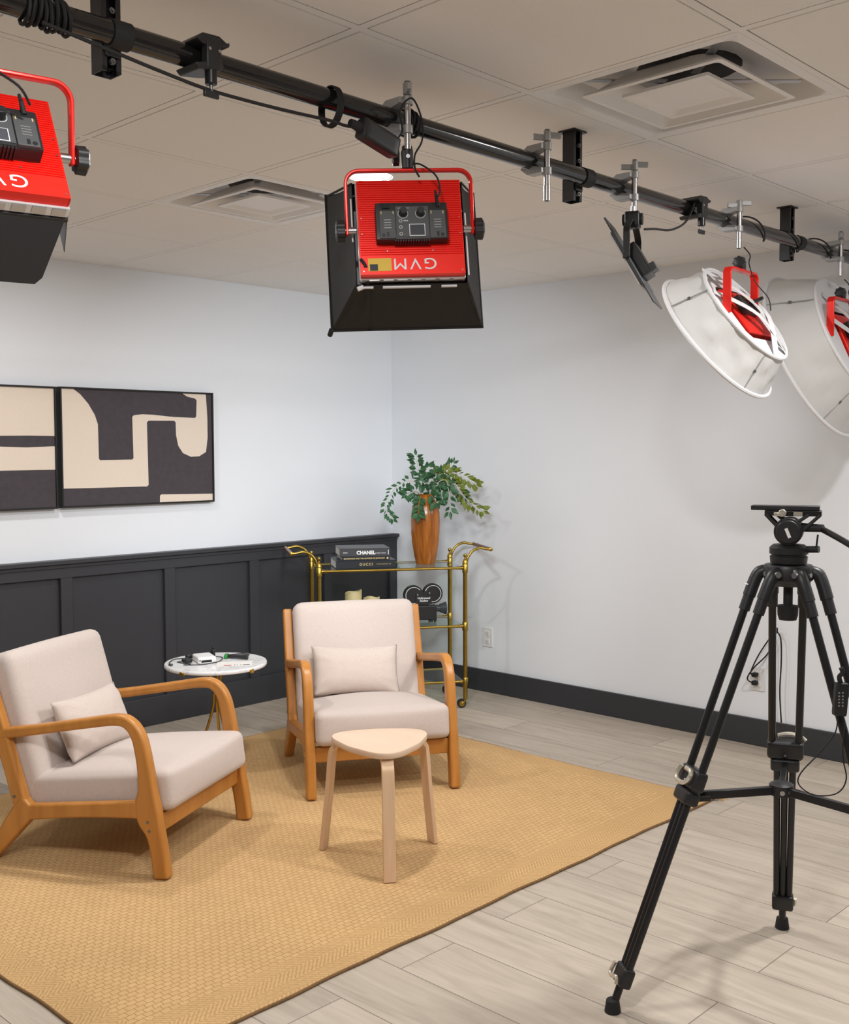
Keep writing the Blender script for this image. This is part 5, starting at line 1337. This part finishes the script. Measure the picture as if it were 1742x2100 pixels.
# pan handle
bm = new(); hp = [(0.02, 0.0, 1.262), (0.07, -0.02, 1.262), (0.10, -0.05, 1.252), (0.16, -0.11, 1.222), (0.23, -0.18, 1.180), (0.30, -0.24, 1.14)]
tube(bm, smoothpath([HM @ Vector(p) for p in hp], 5), 0.008, 10); ph = obj('pan_handle', bm, 'blackm', tp_)
bm = new(); tube(bm, [HM @ Vector(p) for p in ((0.30, -0.24, 1.14), (0.36, -0.29, 1.10), (0.40, -0.32, 1.075))], 0.014, 12); obj('grip', bm, 'rubber', ph)
bm = new(); cyl(bm, HM @ Vector((0.02, -0.005, 1.262)), HM @ Vector((0.085, -0.030, 1.262)), 0.012, 0.010, 12); obj('handle_clamp', bm, 'black', ph)
HUB = Vector((0.000, 0.010, 0.560))
for i, F in enumerate(feet):
    d = cr_(F-TC); dist = d.length; d.normalize(); s = Vector((-d.y, d.x, 0))
    top = d*0.075 + Vector((0, 0, 1.12)); foot = cr_(F-TC) + Vector((0, 0, 0.012))
    ax = (foot-top).normalized(); Lg = (foot-top).length
    tc_ = 0.462
    pc = top+ax*(Lg*tc_); 
    bm = new()
    for sg in (-1, 1):
        tube(bm, [top+s*(sg*0.040)+ax*0.03, pc+s*(sg*0.036)+ax*0.03], 0.0105, 14)
    leg = obj('leg', bm, 'blackm', tp_)
    bm = new()
    for sg in (-1, 1):
        q = top+s*(sg*0.040)
        cyl(bm, q+ax*0.030, q+ax*0.085, 0.0145, n=14)
        tube(bm, smoothpath([d*0.045+s*(sg*0.030)+Vector((0, 0, 1.145)), d*0.066+s*(sg*0.040)+Vector((0, 0, 1.135)), q+ax*0.045], 4), 0.017, 10)
    obj('leg_yoke', bm, 'black', leg)
    bm = new()
    for sg in (-1, 1): cyl(bm, d*0.060+s*(sg*0.055)+Vector((0, 0, 1.143)), d*0.060+s*(sg*0.062)+Vector((0, 0, 1.143)), 0.008, n=14)
    cyl(bm, d*0.062+s*0.0+Vector((0, 0, 1.14)), d*0.068+Vector((0, 0, 1.14)), 0.006, n=12)
    obj('bolt', bm, 'steel', leg)
    if i == 0:
        bm = new(); q = top+s*(-0.040)+ax*0.012; od = d*0.0175; cyl(bm, q+od-s*0.010, q+od+s*0.006, 0.0022, n=6); obj('logo_mark', bm, 'ink', leg)
    # mid clamp block
    zq = ax.to_track_quat('Z', 'Y').to_matrix()
    Bm = Matrix((s, ax.cross(s), ax)).transposed().to_4x4(); Bm.translation = pc
    Nn = ax.cross(s)  # outward-ish normal
    bm = new(); rbox(bm, 0.100, 0.036, 0.055, 0.010, 8, mtx=Bm); rbox(bm, 0.080, 0.042, 0.040, 0.010, 8, mtx=Bm @ Matrix.Translation((0, 0, 0.048))); cbk = obj('clamp_block', bm, 'black', leg)
    sgn = 1 if Nn.dot(Vector((-0.72, -0.69, 0))) > 0 else -1
    bm = new()
    if i == 0:
        pts = [(-0.030, sgn*0.026, -0.020), (-0.036, sgn*0.028, 0.004), (-0.020, sgn*0.030, 0.018), (0.016, sgn*0.030, 0.016), (0.034, sgn*0.028, 0.000), (0.030, sgn*0.026, -0.018), (0.0, sgn*0.027, -0.020)]
    else:
        pts = [(-0.055, 0.010, -0.024), (-0.040, 0.016, -0.034), (-0.01, 0.020, -0.038), (0.02, 0.012, -0.036)]
    tube(bm, smoothpath([Bm @ Vector(p) for p in pts], 5), 0.0065, 8); obj('lock_lever', bm, 'lever', cbk)
    bm = new(); cyl(bm, Bm @ Vector((0, sgn*0.017, 0.01)), Bm @ Vector((0, sgn*0.021, 0.01)), 0.004, n=10); obj('clamp_screw', bm, 'steel', cbk)
    # lower section
    bm = new(); pl_ = top+ax*(Lg*0.925)
    for sg in (-1, 0, 1): tube(bm, [pc+s*(sg*0.022)+ax*0.02, pl_+s*(sg*0.018)], 0.0095, 12)
    obj('lower_tube', bm, 'blackm', leg)
    Cm = Bm.copy(); Cm.translation = pl_
    bm = new(); rbox(bm, 0.062, 0.034, 0.052, 0.008, 7, mtx=Cm); lb = obj('lower_clamp', bm, 'black', leg)
    bm = new()
    if i == 0: pts = [(-0.026, sgn*0.022, -0.020), (-0.030, sgn*0.024, 0.008), (-0.014, sgn*0.026, 0.014), (0.014, sgn*0.026, 0.004), (0.022, sgn*0.024, 0.020)]
    else: pts = [(-0.036, 0.0, -0.014), (-0.034, 0.004, 0.012)]
    tube(bm, smoothpath([Cm @ Vector(p) for p in pts], 5), 0.0052, 8); obj('lock_lever', bm, 'lever', lb)
    bm = new(); cyl(bm, pl_+ax*0.02, foot-ax*0.02, 0.0105, n=14); obj('foot_rod', bm, 'blackm', leg)
    bm = new(); lathe(bm, [(0.012, 0.036), (0.017, 0.032), (0.0215, 0.002), (0.020, 0.0), (0.008, 0.0)], 20, cr_(F-TC)); obj('rubber_foot', bm, 'rubber', leg)
    # spreader arm
    bm = new(); q = pc+ax*0.050; 
    dirv = (q-HUB); dl = dirv.length; dirv.normalize()
    sdv = dirv.cross(Vector((0, 0, 1))).normalized(); up = sdv.cross(dirv)
    Sm = Matrix((dirv, sdv, up)).transposed().to_4x4(); Sm.translation = HUB
    box(bm, 0.0, dl, -0.008, 0.008, -0.011, 0.011, Sm); obj('spreader_arm', bm, 'blackm', tp_, bevel=0.002)
    if i == 0:
        bm = new(); box(bm, dl-0.055, dl+0.01, -0.028, -0.018, -0.008, 0.004, Sm); obj('spreader_tab', bm, 'black', tp_)
bm = new(); lathe(bm, [(0.01, 0.545), (0.030, 0.547), (0.032, 0.575), (0.02, 0.582), (0.004, 0.583)], 12, (HUB.x, HUB.y, 0)); hb = obj('spreader_hub', bm, 'black', tp_)
bm = new()
for a in (-150, -110): cyl(bm, (HUB.x+0.028*math.cos(R(a)), HUB.y+0.028*math.sin(R(a)), 0.560), (HUB.x+0.034*math.cos(R(a)), HUB.y+0.034*math.sin(R(a)), 0.560), 0.0065, n=12)
obj('hub_screw', bm, 'steel', hb)

REMX, REMY, REMZ = -2.362, -3.983, 0.850
# wired controller hanging on the tripod's right leg + cord loop
d3 = cr_(feet[2]-TC).normalized()
rc = thing('wired_remote', 'small black wired controller with buttons hanging on the right tripod leg', 'remote', (REMX, REMY, REMZ), (0, 0, -YAW))
bm = new(); rbox(bm, 0.032, 0.022, 0.082, 0.004, 6, mtx=Matrix.Rotation(R(4), 4, 'Y')); obj('case', bm, 'black', rc)
bm = new()
for a in range(2):
    for b in range(5): cbox(bm, (-0.008+a*0.009, -0.0118, 0.018-b*0.008), (0.0035, 0.0015, 0.0035))
obj('button', bm, 'castalu', rc)
bm = new(); cable(bm, [(0.0, 0, 0.040), (-0.004, 0, 0.055), (0.004, 0, 0.066), (0.0, 0, 0.078)], 0.006, 5, 8); obj('connector', bm, 'rubber', rc)
bm = new(); cable(bm, [(-0.006, 0, -0.040), (-0.012, 0.0, -0.085), (-0.05, 0.0, -0.135), (-0.095, 0.0, -0.185), (-0.098, 0, -0.215), (-0.06, 0, -0.240), (-0.005, 0, -0.236), (0.018, 0, -0.20), (0.008, 0, -0.14), (0.012, 0, -0.06)], 0.0017, 8, 6); obj('cord', bm, 'rubber', rc)

# plugs and cords at the far outlet
pc_ = thing('outlet_cable', 'pair of black plugs and cords at the wall outlet behind the tripod', 'cable', (-0.012, -2.575, 0.345))
bm = new()
cable(bm, [(-0.030, 0.0, 0.012), (-0.045, 0.004, 0.03), (-0.035, -0.03, 0.115), (-0.03, -0.085, 0.205), (-0.03, -0.115, 0.245)], 0.0035, 7, 6)
cable(bm, [(-0.030, 0.004, -0.028), (-0.05, 0.02, -0.005), (-0.045, -0.01, 0.05), (-0.03, -0.07, 0.12), (-0.03, -0.105, 0.19), (-0.03, -0.118, 0.245)], 0.0035, 7, 6)
cable(bm, [(-0.03, -0.115, 0.245), (-0.03, -0.14, 0.21), (-0.03, -0.145, 0.10), (-0.03, -0.14, -0.05), (-0.03, -0.15, -0.200)], 0.0035, 7, 6)
obj('cord', bm, 'rubber', pc_)
bm = new()
for z in (0.010, -0.030): rbox(bm, 0.030, 0.026, 0.022, 0.006, 5, mtx=Matrix.Translation((-0.012, 0, z)))
rbox(bm, 0.016, 0.016, 0.026, 0.004, 5, mtx=Matrix.Translation((-0.03, -0.116, 0.247)))
obj('plug', bm, 'rubber', pc_)
